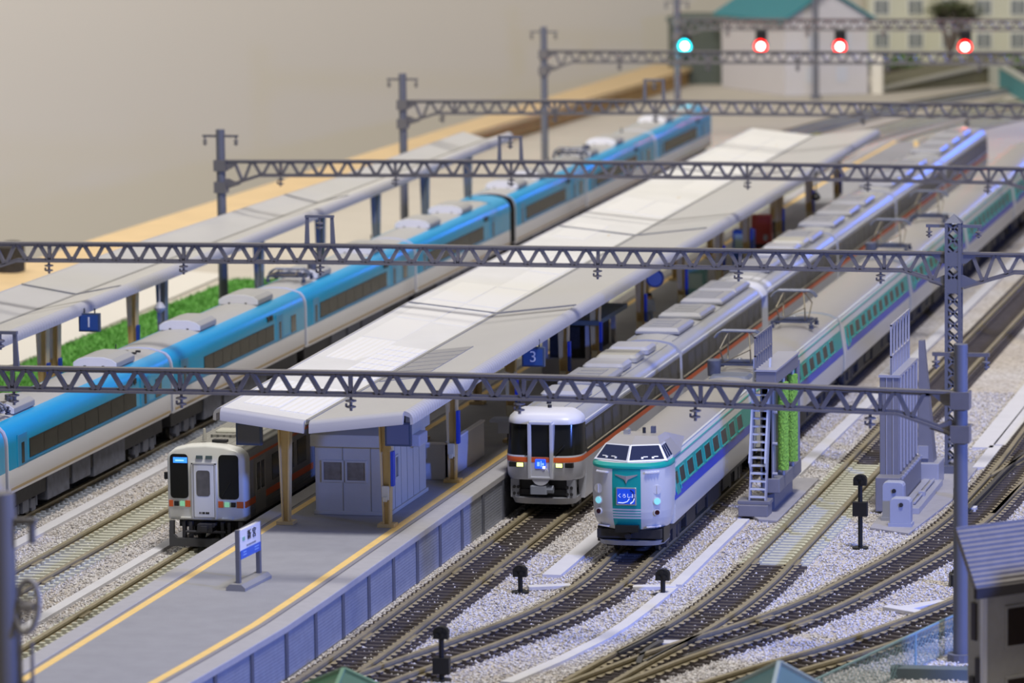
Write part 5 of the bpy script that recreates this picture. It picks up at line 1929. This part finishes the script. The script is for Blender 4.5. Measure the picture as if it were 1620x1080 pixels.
dwarf('short black signal on the ballast in front of the grey train', 5.1, 0.4, 1.0, False)
dwarf('short black signal on the ballast in front of the teal train, beside a slab', 10.05, 0.7, 0.97, False)
dwarf('tall black two part signal beside the wash track', 15.35, 10.7, 2.75, True)
dwarf('black two part signal at the bottom edge between two curving tracks', 5.95, -14.3, 1.78, True)
for lab, x, y in (('small black point motor box beside the turnout track left of the gantry pole', 19.7, 4.0), ('small black box just right of the round gantry pole beside the house', 21.9, -5.3), ('black lever box behind the round gantry pole next to the washing gate slab', 17.55, 21.5)):
    b = thing('point_motor', lab, 'point motor', (x, y, 0), 0.3)
    MB().rbox(-0.22, 0.22, -0.25, 0.25, 0, 0.5, 0.08).build('housing', m_black, b)
    MB().cyl((0.0, 0, 0.5), (0, 0, 0.58), 0.14, n=12).build('cap', m_black, b)

# signals hanging under the far gantry
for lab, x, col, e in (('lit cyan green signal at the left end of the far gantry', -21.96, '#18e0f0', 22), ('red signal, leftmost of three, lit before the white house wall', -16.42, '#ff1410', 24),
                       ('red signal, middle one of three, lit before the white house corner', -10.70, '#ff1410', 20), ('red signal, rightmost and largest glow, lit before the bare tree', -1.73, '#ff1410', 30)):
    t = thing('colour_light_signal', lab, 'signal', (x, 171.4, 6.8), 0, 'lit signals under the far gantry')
    mb = MB()
    zc = 0.55 if 'cyan' not in lab else -0.1
    mb.rbox(-0.42, 0.42, 0.1, 0.4, -0.55 + (0 if 'cyan' not in lab else -0.5), 1.15 - (0 if 'cyan' not in lab else 0.4), 0.12)
    mb.build('signal_head', m_black, t)
    MB().cyl((0, 0.1, 0), (0, -0.02, 0), 0.24, n=20).build('lamp', mat('lamp_' + ('cyan' if 'cyan' in lab else 'red'), col, 0.3, emit='#ffb0a8' if 'cyan' not in lab else '#b0f8ff', estr=e), t)
    MB().loft([[(r_ * math.cos(2 * PI * k / 20), yy, r_ * math.sin(2 * PI * k / 20)) for k in range(20)] for r_, yy in ((0.1, 0.0), (0.44, 0.0), (0.48, 0.1), (0.1, 0.1))], closed=True, caps=True).build('lens', mat('lens_' + ('cyan' if 'cyan' in lab else 'red'), col, 0.3, emit=col, estr=3.0), t)  # glowing ring around the lamp, imitates its coloured halo
    mb = MB()
    rings = [[(r_ * math.cos(a), yy, r_ * math.sin(a)) for a in [PI * k / 12 for k in range(13)]] for r_, yy in ((0.54, 0.1), (0.54, -0.3), (0.50, -0.3), (0.50, 0.1))]
    mb.loft(rings)
    mb.build('hood', m_black, t)
    MB().cyl((0, 0.25, 0.7 if 'cyan' in lab else 1.1), (0, 0.25, 1.2), 0.06, n=8).build('hanger', m_black, t)
    pl = bpy.data.lights.new('signal_light', 'POINT')
    pl.energy = 160 if 'cyan' not in lab else 90
    pl.color = lin(col)
    pl.shadow_soft_size = 0.25
    po = bpy.data.objects.new('signal_light', pl)
    po.location = (x, 170.9, 6.75)
    COL.objects.link(po)

# ------------------------------------------------------------------ washing gates
m_gate = mat('gate_grey', '#7c7b82', 0.45, var=0.03)
m_gate_l = mat('gate_pale', '#a5a5ae', 0.35)
m_brush = mat('green_brush', '#82b544', 0.85, var=0.2, scale=8)
m_slab = mat('gate_slab', '#9c9aa0', 0.8, var=0.05)
tag(MB().prism([(10.75, 15.6), (11.5, 15.4), (11.5, 25.2), (10.0, 25.2), (10.0, 17)], 0, 0.12).build('concrete_base', m_slab, bevel=0.02), 'flat grey base under the washing gate with green brushes', 'base')
g = thing('washing_gate', 'grey train washing gate with a ladder and two green brushes', 'washing machine', (10.9, 19, 0.12))
mb = MB().box(-0.25, 0.42, -2.0, 3.0, 0.75, 1.3)
mb.build('brush_trough', m_gate, g, bevel=0.03)
MB().box(-0.2, 0.1, -1.3, 2.8, 0, 0.8).build('pedestal', m_gate, g)
MB().box(-0.25, 0.12, -1.9, 2.9, 1.3, 5.2).build('back_panel', m_gate, g)
mb = MB()
for k in range(4):
    mb.box(0.12, 0.16, -1.7 + k * 1.25, -1.62 + k * 1.25, 1.4, 5.1)
mb.build('panel_rib', m_gate_l, g)
MB().box(-0.32, 0.45, -2.9, 2.2, 5.0, 5.5).build('top_beam', m_gate, g, bevel=0.03)
MB().box(-0.36, 0.48, -2.95, 2.25, 5.5, 5.57).build('walkway', m_gate_l, g)
MB().box(-0.32, 0.1, -1.9, -1.0, 0.8, 5.0).build('front_leg', m_gate, g)
mb = MB()
x = -0.36
mb.box(x, x + 0.07, -2.95, 0.6, 6.75, 6.82).box(x, x + 0.07, -2.95, 0.6, 6.05, 6.1)
for k in range(8):
    yy = -2.95 + k * 0.5
    mb.box(x, x + 0.07, yy, yy + 0.08, 5.55, 6.8)
mb.build('railing', m_gate, g)
for yy, nm in ((-1.0, 0), (1.1, 1)):
    mb = MB()
    n, seg = 40, 60
    rings = []
    for i in range(seg):
        z = 1.5 + 3.35 * i / (seg - 1)
        rings.append([((0.2 + 0.016 * rng.uniform(-1, 1)) * math.cos(2 * PI * k / n), (0.2 + 0.016 * rng.uniform(-1, 1)) * math.sin(2 * PI * k / n), z) for k in range(n)])
    mb.loft(rings, closed=True, caps=True)
    mb.build('brush', m_brush, g, loc=(0.40, yy, 0))
    MB().cyl((0.40, yy, 1.3), (0.40, yy, 5.0), 0.06, n=8).build('brush_shaft', m_gate_l, g)
for yy in (-1.75, 0.0, 1.5, 2.7):
    for z in (1.45, 2.6, 3.8, 4.9):
        MB().cyl((0.12, yy, z), (0.30, yy, z), 0.06, n=8).build('spray_nozzle', m_gate_l, g)
MB().cyl((0.34, 2.6, 1.3), (0.34, 2.6, 5.2), 0.1, n=10).build('spray_pipe', m_gate, g)
m_lad = mat('ladder_silver', '#c9cdd8', 0.35)
lad = MB()
LX = -0.62
for s_ in (0, 1):
    xx = LX + 0.6 * s_
    lad.bar((xx, -2.55, 0.55), (xx + 0.1, -1.75, 5.5), 0.06, 0.3)
lo = lad.build('ladder', m_gate_l, g)
for k in range(17):
    f = (k + 0.5) / 17
    yy, zz, xo = -2.55 + 0.8 * f, 0.55 + 4.95 * f, LX + 0.1 * f
    MB().box(xo, xo + 0.6, yy - 0.16, yy + 0.12, zz - 0.03, zz + 0.03).build('tread', m_lad, lo)
for s_ in (0, 1):
    xx = LX + 0.6 * s_ + 0.02
    mb = MB()
    mb.bar((xx, -2.75, 2.0), (xx + 0.1, -2.05, 5.9), 0.07, 0.08)
    mb.bar((xx, -2.72, 2.05), (xx, -2.4, 1.6), 0.06, 0.06)
    mb.build('handrail', m_lad, lo)
mb = MB().box(-1.0, 0.12, -2.95, -1.95, 0.0, 0.42).box(-1.06, 0.16, -2.75, -1.9, 0.42, 0.56)
mb.build('ladder_foot', m_gate, g, bevel=0.02)

tag(MB().prism([(15.1, 14.6), (16.7, 13.6), (17.3, 21), (17.3, 30), (14.9, 30)], 0, 0.1).build('concrete_base', m_slab, bevel=0.02), 'flat grey base under the tall panelled washing gate', 'base')
g = thing('washing_gate', 'tall grey panelled washing gate right of the wash track', 'washing machine', (15.6, 20, 0.1))
mb = MB().box(-0.75, 0.0, -1.2, 3.6, 0.4, 5.0)
mb.build('main_panel', m_gate, g, bevel=0.03)
MB().box(-0.78, 0.03, -1.25, 3.65, 5.0, 5.1).build('top_plate', m_gate_l, g)
mb = MB()
for k in range(6):
    mb.box(0.0, 0.06, -1.0 + k * 0.85, -0.85 + k * 0.85, 1.4, 5.0)
for k in (0.25, 0.5):
    mb.box(-0.75 + k, -0.72 + k, -1.23, -1.19, 0.9, 5.0)
mb.build('panel_rib', m_gate_l, g)
MB().box(-0.8, 0.15, -2.0, 3.7, 0.0, 1.3).build('trough', m_gate, g, bevel=0.03)
for k in range(9):
    MB().cyl((0.15, -1.6 + k * 0.6, 1.2), (0.22, -1.6 + k * 0.6, 1.35), 0.06, n=8).build('spray_nozzle', m_gate_l, g)
mb = MB().box(0.1, 0.9, -2.3, 4.4, 0.0, 0.22).box(0.2, 0.45, -1.9, 4.0, 0.22, 0.3)
mb.cyl((0.62, -1.6, 0.3), (0.62, 3.9, 0.3), 0.05, n=8).box(0.5, 0.75, 0.4, 0.7, 0.22, 0.4)
mb.build('drain_tray', m_gate_l, g, bevel=0.01)
mb = MB()
x = -0.35
mb.box(x, x + 0.07, -1.2, 3.6, 6.95, 7.02).box(x, x + 0.07, -1.2, 3.6, 5.75, 5.82)
for k in range(7):
    yy = -1.2 + k * 0.787
    mb.box(x, x + 0.07, yy, yy + 0.09, 5.1, 7.0)
mb.box(x + 0.03, x + 0.05, -1.2, 3.6, 5.1, 5.75)
mb.build('railing', m_gate_l, g)
sp = MB()
sp.add([(-0.1, 4.6, 0.4), (0.55, 4.6, 0.4), (0.55, 5.6, 0.4), (-0.1, 5.6, 0.4), (-0.12, 4.9, 5.6), (0.08, 4.9, 5.6), (0.08, 5.3, 5.6), (-0.12, 5.3, 5.6)],
       [(3, 2, 1, 0), (4, 5, 6, 7), (0, 1, 5, 4), (1, 2, 6, 5), (2, 3, 7, 6), (3, 0, 4, 7)])
sp.build('tapered_stair_tower', m_gate, g)
MB().box(-0.3, 0.75, 4.3, 5.9, 0, 0.85).build('tower_foot', m_gate_l, g, bevel=0.03)
MB().box(-0.08, 0.3, 4.55, 4.65, 1.0, 1.5).build('hatch', m_gate_l, g)
for lab, x0, y0, w_, h in (('taller rounded grey control box in front of the tall washing gate', 15.35, 16.1, 0.8, 1.45), ('shorter rounded grey control box nearest the camera before the tall washing gate', 15.8, 14.9, 0.78, 1.05)):
    b = thing('control_box', lab, 'control box', (x0, y0, 0.1), 0, 'grey control boxes by the washing gate')
    mb = MB()
    pts = [(0, 0.12), (w_, 0.12), (w_, h - 0.14), (w_ - 0.05, h - 0.04), (w_ - 0.16, h), (0.16, h), (0.05, h - 0.04), (0, h - 0.14)]
    mb.loft([[(px, 0, pz) for px, pz in pts], [(px, 0.55, pz) for px, pz in pts]], closed=True, caps=True)
    mb.build('housing', mat('control_box_grey', '#a3a7b8', 0.45), b, bevel=0.02)
    MB().box(-0.05, w_ + 0.05, -0.05, 0.6, 0, 0.13).build('plinth', mat('control_box_grey', '#a3a7b8', 0.45), b)
    MB().cyl((w_ * 0.55, 0.0, h * 0.78), (w_ * 0.55, -0.05, h * 0.78), 0.08, n=12).build('knob', m_dark, b)

# ------------------------------------------------------------------ people on the platform
m_skin = mat('skin', '#d8ab8b', 0.6)


def person(label, loc, rotz, top, bottom, hair):
    t = thing('person', label, 'person', loc, rotz, 'people waiting on the island platform')
    V = [((0, 0, 0.92), 0.15), ((0, 0, 1.10), 0.13), ((0, 0, 1.32), 0.165), ((0, 0, 1.43), 0.07), ((0, 0, 1.50), 0.065), ((0, -0.01, 1.60), 0.105), ((0, -0.01, 1.68), 0.08)]
    E = [(0, 1), (1, 2), (2, 3), (3, 4), (4, 5), (5, 6)]
    for s in (-1, 1):
        n = len(V)
        V += [((s * 0.17, 0, 1.36), 0.075), ((s * 0.22, 0.02, 1.1), 0.055), ((s * 0.23, -0.06, 0.88), 0.042), ((s * 0.23, -0.08, 0.78), 0.035)]
        E += [(2, n), (n, n + 1), (n + 1, n + 2), (n + 2, n + 3)]
        n = len(V)
        V += [((s * 0.09, 0, 0.84), 0.105), ((s * 0.10, 0, 0.48), 0.075), ((s * 0.10, 0.02, 0.10), 0.05), ((s * 0.11, -0.14, 0.04), 0.04)]
        E += [(0, n), (n, n + 1), (n + 1, n + 2), (n + 2, n + 3)]
    me = bpy.data.meshes.new('body')
    me.from_pydata([v for v, _ in V], E, [])
    for m in (m_skin, top, bottom):
        me.materials.append(m)
    o = bpy.data.objects.new('body', me)
    COL.objects.link(o)
    sk = o.modifiers.new('skin', 'SKIN')
    for i, (_, r) in enumerate(V):
        me.skin_vertices[0].data[i].radius = (r, r * (0.75 if i < 4 else 1.0))
    me.skin_vertices[0].data[0].use_root = True
    ss = o.modifiers.new('sub', 'SUBSURF')
    ss.levels = ss.render_levels = 1
    dg = bpy.context.evaluated_depsgraph_get()
    me2 = bpy.data.meshes.new_from_object(o.evaluated_get(dg))
    bpy.data.objects.remove(o)
    me2.materials.clear()
    for m in (m_skin, top, bottom):
        me2.materials.append(m)
    for p in me2.polygons:
        z, x = p.center.z, abs(p.center.x)
        p.material_index = 2 if z < 0.9 and x < 0.19 else (1 if z < 1.45 and not (z < 0.84 and x > 0.19) else 0)
    me2.shade_smooth()
    b = bpy.data.objects.new('body', me2)
    COL.objects.link(b)
    b.parent = t
    mb = MB()
    rings = []
    for z, r, dy in ((1.52, 0.10, 0.05), (1.60, 0.118, 0.03), (1.68, 0.108, 0.0), (1.74, 0.06, 0.0)):
        rings.append([(r * math.cos(2 * PI * k / 14), dy + r * math.sin(2 * PI * k / 14), z) for k in range(14)])
    mb.loft(rings, closed=True, caps=True)
    mb.build('hair', mat('hair_' + hair, hair, 0.7), t, smooth=True)
    mb = MB().box(-0.05, -0.025, -0.118, -0.09, 1.60, 1.615).box(0.025, 0.05, -0.118, -0.09, 1.60, 1.615)
    mb.build('eyes', m_black, t)
    lift(t)
    return t


person('person with dark hair in pale blue clothes standing by a platform post under the canopy', (-2.15, 59.4, 1.3), 0.3, mat('cloth_pale_blue', '#b9c6e2', 0.8), mat('cloth_pale_trousers', '#8f9ab8', 0.8), '#221a16')
person('person in a dark navy coat standing before the red machine on the platform', (-2.0, 94.0, 1.3), 0.5, mat('cloth_navy', '#232c45', 0.8), mat('cloth_dark', '#22242c', 0.8), '#191414')

# ------------------------------------------------------------------ far scenery
m_hw = mat('house_white', '#c6c3c6', 0.7, var=0.02)
m_tr = mat('teal_roof', '#2f7d88', 0.5, var=0.05)
t = thing('white_house', 'white house with a teal roof behind the far signals', 'house', (-21.4, 211, 0))
u = Vector((6.25, 3.0, 0))
v = Vector((-4.0, 5.2, 0)) * 1.7
H1, H2 = 6.25, 8.3
mb = MB()
o = Vector((0, 0, 0))
z1, z2 = Vector((0, 0, H1)), Vector((0, 0, H2))
P8 = [o, u, u + v, v, o + z1, u + z1, u + v + z1, v + z1, u / 2 + z2, u / 2 + v + z2]
mb.add(P8, [(0, 1, 5, 8, 4), (1, 2, 6, 5), (2, 3, 7, 9, 6), (3, 0, 4, 7), (0, 3, 2, 1)])
mb.build('walls', m_hw, t)
un, vn = u.normalized(), v.normalized()
for a, b in ((0, 1), (1, 0)):
    e0 = (o - un * 0.5 if a == 0 else u + un * 0.5) + Vector((0, 0, H1 - 0.35))
    r0 = u / 2 + z2 + Vector((0, 0, 0.1))
    mb = MB()
    q = [e0 - vn * 0.5, r0 - vn * 0.5, r0 + v + vn * 0.5, e0 + v + vn * 0.5]
    mb.add(q + [p + Vector((0, 0, 0.2)) for p in q], [(3, 2, 1, 0), (4, 5, 6, 7), (0, 1, 5, 4), (1, 2, 6, 5), (2, 3, 7, 6), (3, 0, 4, 7)])
    mb.build('roof_slope', m_tr, t)
m_hwin = mat('house_window', '#8b949c', 0.3)
for f, z in ((0.25, 1.0), (0.62, 1.0), (0.28, 3.6), (0.66, 3.6)):
    c = u * f
    mb = MB()
    n_ = Vector((un.y, -un.x, 0)) * 0.03
    q = [c + n_ + Vector((0, 0, z)), c + un * 0.9 + n_ + Vector((0, 0, z)), c + un * 0.9 + n_ + Vector((0, 0, z + 1.3)), c + n_ + Vector((0, 0, z + 1.3))]
    mb.add(q + [p - n_ * 2 for p in q], [(0, 1, 2, 3), (0, 4, 5, 1), (1, 5, 6, 2), (2, 6, 7, 3), (3, 7, 4, 0)])
    mb.build('window', mat('house_window_pale', '#c3c6d0', 0.3), t)
mb = MB().box(6.6, 7.5, 2.6, 3.6, 0, 3.3)
mb.build('porch', mat('porch_cream', '#d8d3c6', 0.7), t)

t = thing('dark_shed', 'dark green grey flat roofed building left of the white house', 'building', (-33.2, 222.5, 0))
m_ds = mat('dark_green_wall', '#4c534c', 0.8, var=0.1)
MB().box(0, 6.6, 0, 6, 0, 5.2).build('walls', m_ds, t)
MB().box(-0.15, 6.75, -0.15, 6.1, 5.2, 5.6).build('parapet', mat('dark_parapet', '#5d6660', 0.8), t)
MB().box(4.6, 6.2, -0.08, 0.02, 0, 3.2).build('door', mat('dark_door', '#3b403c', 0.7), t)
MB().box(6.6, 8.0, 1.0, 6, 0, 4.6).build('side_block', mat('grey_block', '#8d8f88', 0.8), t)

t = thing('apartment_block', 'cream apartment block with rows of grey windows at the top right', 'building', (-20.2, 247, 0))
m_ap = mat('apartment_cream', '#c8c7b0', 0.8, var=0.03)
MB().box(0, 30, 0, 10, 0, 15).build('walls', m_ap, t)
m_aw = mat('apartment_window', '#7f8482', 0.35)
m_af = mat('apartment_frame', '#dcdcd2', 0.6)
wp = None
for r in range(4):
    for c in range(9):
        x, z = 1.3 + c * 3.0, 1.3 + r * 2.9
        if wp is None:
            wp = MB().box(-0.75, 0.75, -0.1, 0.02, 0, 1.5).build('window', m_af, t, loc=(x, 0, z))
            pn = MB().box(-0.62, -0.04, -0.13, -0.09, 0.12, 1.38).box(0.04, 0.62, -0.13, -0.09, 0.12, 1.38).build('pane', m_aw, wp)
        else:
            w_ = copy_part(wp, t, (x, 0, z))
            c_ = pn.copy()
            COL.objects.link(c_)
            c_.parent = w_
for r in range(1, 5):
    MB().box(-0.1, 30.1, -0.25, 0.02, r * 2.9 + 0.55, r * 2.9 + 0.75).build('ledge', m_af, t)

t = thing('bare_tree', 'dark bare branched tree with a thin brown green crown before the apartment block', 'tree', (-11.4, 236, 0))
m_bark = mat('bark', '#5d524a', 0.9)
mb = MB()
trng = random.Random(5)


def branch(p, d, r, l, depth):
    q = p + d * l
    mb.cyl(p, q, r, r * 0.68, n=7)
    if depth == 0:
        TIPS.append(q)
        return
    for k in range(3):
        nd = (d + Vector((trng.uniform(-0.65, 0.65), trng.uniform(-0.65, 0.65), trng.uniform(0.0, 0.45)))).normalized()
        branch(q, nd, r * 0.66, l * 0.72, depth - 1)


TIPS = []
branch(Vector((0, 0, 0)), Vector((0, 0, 1)), 0.42, 2.0, 4)
mb.build('trunk', m_bark, t, smooth=True)
mb = MB()
for p in TIPS:
    for k in range(26):
        c = p + Vector((trng.gauss(0, 0.5), trng.gauss(0, 0.5), trng.gauss(0.1, 0.4)))
        a, b = trng.uniform(0, 6.28), trng.uniform(-0.8, 0.8)
        e1 = Vector((math.cos(a), math.sin(a), b)) * 0.14
        e2 = Vector((-math.sin(a), math.cos(a), 0.3)) * 0.09
        mb.add([c - e1, c - e2, c + e1, c + e2], [(0, 1, 2, 3)])
mb.build('leaves', mat('tree_leaves', '#59603c', 0.8, var=0.3, scale=1.0), t, fix=False)


def shrub(label, x, y, rx, rz, col):
    t = thing('shrub', label, 'shrub', (x, y, 0), 0, 'low shrubs in front of the apartment block')
    mb = MB()
    for k in range(700):
        th, ph = trng.uniform(0, 6.28), math.acos(trng.uniform(0, 1))
        rr = trng.uniform(0.75, 1.0)
        c = Vector((rx * rr * math.sin(ph) * math.cos(th), rx * 0.6 * rr * math.sin(ph) * math.sin(th), rz * rr * math.cos(ph)))
        a = trng.uniform(0, 6.28)
        e1 = Vector((math.cos(a), math.sin(a), trng.uniform(-1, 1))) * 0.16
        e2 = Vector((-math.sin(a), math.cos(a), trng.uniform(-1, 1))) * 0.12
        mb.add([c - e1, c - e2, c + e1, c + e2], [(0, 1, 2, 3)])
    mb.build('foliage', mat('shrub_' + col, col, 0.85, var=0.25, scale=2), t, fix=False)
    MB().cyl((0, 0, 0), (0, 0, rz * 0.6), 0.1, n=6).build('stem', m_bark, t)


shrub('low green shrub left of the bare tree at the apartment wall', -16.2, 243, 1.5, 1.3, '#7c9a63')
shrub('low green shrub between the middle and right red signals', -18.6, 243.5, 1.2, 1.1, '#7f9a6a')
shrub('green shrub right of the rightmost red signal below the apartment windows', -7.2, 243, 1.8, 1.2, '#86a066')

# dark track beds beyond the canopy end
m_bed = gravel_mat('dark_track_bed', [(0, '#6f6a62'), (0.4, '#7d776e'), (0.75, '#5e5952')], 4.0)
mb = MB()
for path in ALL_TRACKS[:5]:
    p = [q for q in path if q.y > 104]
    L_, R_ = offset(p, -1.75), offset(p, 1.75)
    mb.loft([[(a.x, a.y, -0.01), (a.x, a.y, 0.03), (b.x, b.y, 0.03), (b.x, b.y, -0.01)] for a, b in zip(L_, R_)], closed=True, caps=True)
struct(mb.build('ground_track_bed', m_bed))
t = thing('catenary_pole', 'blurred thin grey pole standing right in front of the white house', 'pole', (-18.5, 208.5, 0))
MB().cyl((0, 0, 0), (0, 0, 10.3), 0.24, 0.22, n=14).build('pole', m_pole, t, smooth=True)
MB().cyl((0, 0, 0), (0, 0, 0.25), 0.42, n=14).build('base', m_pole, t)
MB().box(-0.9, 0.9, -0.06, 0.06, 9.86, 9.98).build('cross_arm', m_pole, t)

# sloping road wall and teal parapet at the far right
t = thing('road_embankment', 'grey green road embankment between the white house and the teal parapet', 'embankment', (-14.5, 214, 0))
mb = MB()
mb.add([(0, 0, 0), (9.4, 14, 0), (9.4, 14, 1.7), (0, 0, 0.25), (-2, 16, 0), (6, 24, 0), (6, 24, 1.7), (-2, 16, 0.25)],
       [(0, 1, 2, 3), (3, 2, 6, 7), (1, 5, 6, 2), (0, 3, 7, 4), (4, 7, 6, 5), (0, 4, 5, 1)])
mb.build('slope', mat('embankment_olive', '#6d6a56', 0.9, var=0.2), t)
MB().bar((0, -0.1, 0.3), (9.4, 13.9, 1.8), 0.5, 0.25).build('kerb', mat('kerb_grey', '#a9a79c', 0.8), t)
t = thing('parapet', 'teal panelled parapet with a pale cap at the far right edge', 'parapet', (-5.4, 222, 0))
MB().bar((0, 0, 0.8), (8.5, -34, 0.8), 0.25, 1.6).build('teal_panel', mat('parapet_teal', '#488d95', 0.6, var=0.06), t)
MB().bar((0, 0, 1.75), (8.5, -34, 1.75), 0.4, 0.3).build('pale_cap', mat('parapet_cap', '#bfc2b9', 0.7), t)
MB().bar((0, 0, 0.9), (-1.2, 3.0, 0.9), 0.3, 1.8).build('end_pillar', mat('parapet_cap', '#bfc2b9', 0.7), t)
tag(blades('grass_patch', [(9.9, 146), (14.5, 138), (16.5, 152), (12.0, 160)], 2500, 0.3, mat('dull_grass', '#8d9468', 0.9, var=0.2), 0.02), 'dull green ground cover beyond the end of the orange banded train', 'grass')
tag(blades('grass_patch', [(-15.2, 150), (-12.6, 146), (-11.0, 168), (-13.0, 176)], 1500, 0.4, mat('yellow_grass', '#9aa24a', 0.9, var=0.2), 0.02), 'small yellow green tuft of grass past the head of the blue train', 'grass')

# ------------------------------------------------------------------ near right house, huts and mesh fence
t = thing('corner_house', 'blurred cream house with a dark grey tiled roof at the right edge', 'house', (23.75, -20.6, 0), math.radians(45))
m_ch = mat('corner_house_cream', '#97938a', 0.8, var=0.05)
MB().box(0, 5, 0, 0.75, 0, 5.2).box(2.7, 5, 0.7, 3.2, 0, 5.0).box(1.5, 7, -7.5, -2.8, 0, 5.6).box(4.6, 7, -2.8, 0.7, 0, 5.2).build('walls', m_ch, t)  # the forward wing boxes are unseen, added to shade the front wall from side_lamp
MB().box(-0.05, 0.1, -0.05, 0.1, 0, 4.6).build('corner_trim', mat('corner_trim', '#c4c2c4', 0.8), t)
m_cr = mat('grey_tiled_roof', '#7b7672', 0.8, var=0.08, stripes=('Z', 0.13, 0.9))
mb = MB()
qa = [(-0.55, -0.4, 4.75), (6, -0.4, 4.75), (6, 0.6, 6.45), (-0.55, 0.6, 6.45)]
mb.add(qa + [(x, y + 0.12, z - 0.1) for x, y, z in qa], [(0, 1, 2, 3), (4, 7, 6, 5), (0, 4, 5, 1), (1, 5, 6, 2), (2, 6, 7, 3), (3, 7, 4, 0)])
mb.add([(2.2, 0.6, 6.45), (6, 0.6, 6.45), (6, 3.6, 5.0), (2.2, 3.6, 5.0), (2.2, 0.6, 6.35), (6, 0.6, 6.35), (6, 3.6, 4.9), (2.2, 3.6, 4.9)], [(0, 1, 2, 3), (4, 7, 6, 5), (0, 4, 5, 1), (1, 5, 6, 2), (2, 6, 7, 3), (3, 7, 4, 0)])
mb.build('roof', m_cr, t)
mb = MB()
qa = [(1.2, -7.8, 5.5), (7.3, -7.8, 5.5), (7.3, -2.5, 5.5), (1.2, -2.5, 5.5), (2.6, -5.15, 7.2), (5.9, -5.15, 7.2)]
mb.add(qa, [(3, 2, 1, 0), (0, 1, 5, 4), (1, 2, 5), (2, 3, 4, 5), (3, 0, 4)])
mb.build('shade_wing_roof', m_cr, t)  # roof of the unseen wing added as a light blocker
MB().box(-0.6, 6, -0.46, -0.32, 4.5, 4.8).build('eave_board', mat('dark_eave', '#2c2624', 0.8), t)
MB().box(0, 5, 0.4, 0.7, 5.2, 5.9).build('gable_wall', m_ch, t)
m_cw = mat('corner_window_dark', '#2a211d', 0.3)
for x, z0, z1 in ((0.85, 2.9, 4.0), (0.85, 0.9, 1.9), (2.3, 2.9, 4.0)):
    f = MB().box(x - 0.08, x + 0.98, -0.05, 0.05, z0 - 0.08, z1 + 0.08).build('window', m_ch, t)
    MB().box(x, x + 0.9, -0.07, 0.0, z0, z1).build('pane', m_cw, f)
for y, z0, z1 in ((0.3, 3.1, 4.2), (0.12, 1.2, 2.6), (0.4, 0.6, 2.0)):
    MB().box(-0.07, 0.02, y, y + 0.2, z0, z1).build('slot_window', m_cw, t)


def hut(label, x, y, zt, w, h, col, ridge):
    t = thing('small_hut', label, 'hut', (x, y, 0), PI / 4)
    m = mat('hut_roof_' + col, col, 0.4, var=0.05)
    MB().box(-w * 0.85, w * 0.85, -w * 0.85, w * 0.85, 0, zt - h + 0.05).build('walls', m_ch, t)
    mb = MB()
    mb.add([(-w, -w, zt - h), (w, -w, zt - h), (w, w, zt - h), (-w, w, zt - h), (0, 0, zt)], [(3, 2, 1, 0), (0, 1, 4), (1, 2, 4), (2, 3, 4), (3, 0, 4)])
    mb.build('hip_roof', m, t)
    mb = MB()
    for sx in (-1, 1):
        for sy in (-1, 1):
            mb.bar((sx * w, sy * w, zt - h + 0.03), (0, 0, zt + 0.04), 0.12, 0.1)
    mb.build('hip_ridge', mat('hut_ridge_' + ridge, ridge, 0.5), t)


hut('blurred teal hipped hut roof with a pale ridge cut by the bottom edge', 18.5, -25, 3.2, 1.9, 1.4, '#4b6668', '#8f9b90')
hut('blurred green hipped hut roof at the bottom edge below the platform wall', 5.7, -25, 2.55, 1.5, 0.9, '#466650', '#6f9070')

t = thing('mesh_fence', 'translucent green mesh fence at the bottom right before the round pole', 'fence', (21.64, -5.1, 0))
m_fn = mat('green_net', '#93adb0', 0.6, alpha=0.2)
m_fw = mat('green_wire', '#86a6aa', 0.5)
fpts = [(15.6, -28.0), (18.46, -17.25), (20.3, -10.2), (21.64, -5.1), (22.77, -2.1), (24.5, 2.0)]
off_ = Vector((21.64, -5.1, 0))
for (x0, y0), (x1, y1) in zip(fpts, fpts[1:]):
    a, b = Vector((x0, y0, 0)) - off_, Vector((x1, y1, 0)) - off_
    MB().bar(a + Vector((0, 0, 0.62)), b + Vector((0, 0, 0.62)), 0.02, 1.14).build('net_panel', m_fn, t)
    MB().bar(a + Vector((0, 0, 1.2)), b + Vector((0, 0, 1.2)), 0.05, 0.06).build('top_rail', m_fw, t)
    MB().cyl(b, b + Vector((0, 0, 1.22)), 0.04, n=8).build('fence_post', m_fw, t)
    n_ = int((b - a).length / 0.3)
    mb = MB()
    for k in range(n_):
        p, q = a.lerp(b, k / n_), a.lerp(b, (k + 1) / n_)
        for j in range(4):
            z0, z1 = 0.08 + j * 0.28, 0.08 + (j + 1) * 0.28
            mb.bar(p + Vector((0, 0, z0)), q + Vector((0, 0, z1)), 0.011)
            mb.bar(p + Vector((0, 0, z1)), q + Vector((0, 0, z0)), 0.011)
    mb.build('diamond_wire', m_fw, t)
tag(MB().box(-1.2, 1.2, -0.3, 0.3, 0, 0.35).build('kerb_block', mat('dark_kerb_block', '#5e6a70', 0.8), loc=(20.9, -11.3, 0), rotz=0.05), 'dark grey block on the ballast behind the green mesh fence', 'block')
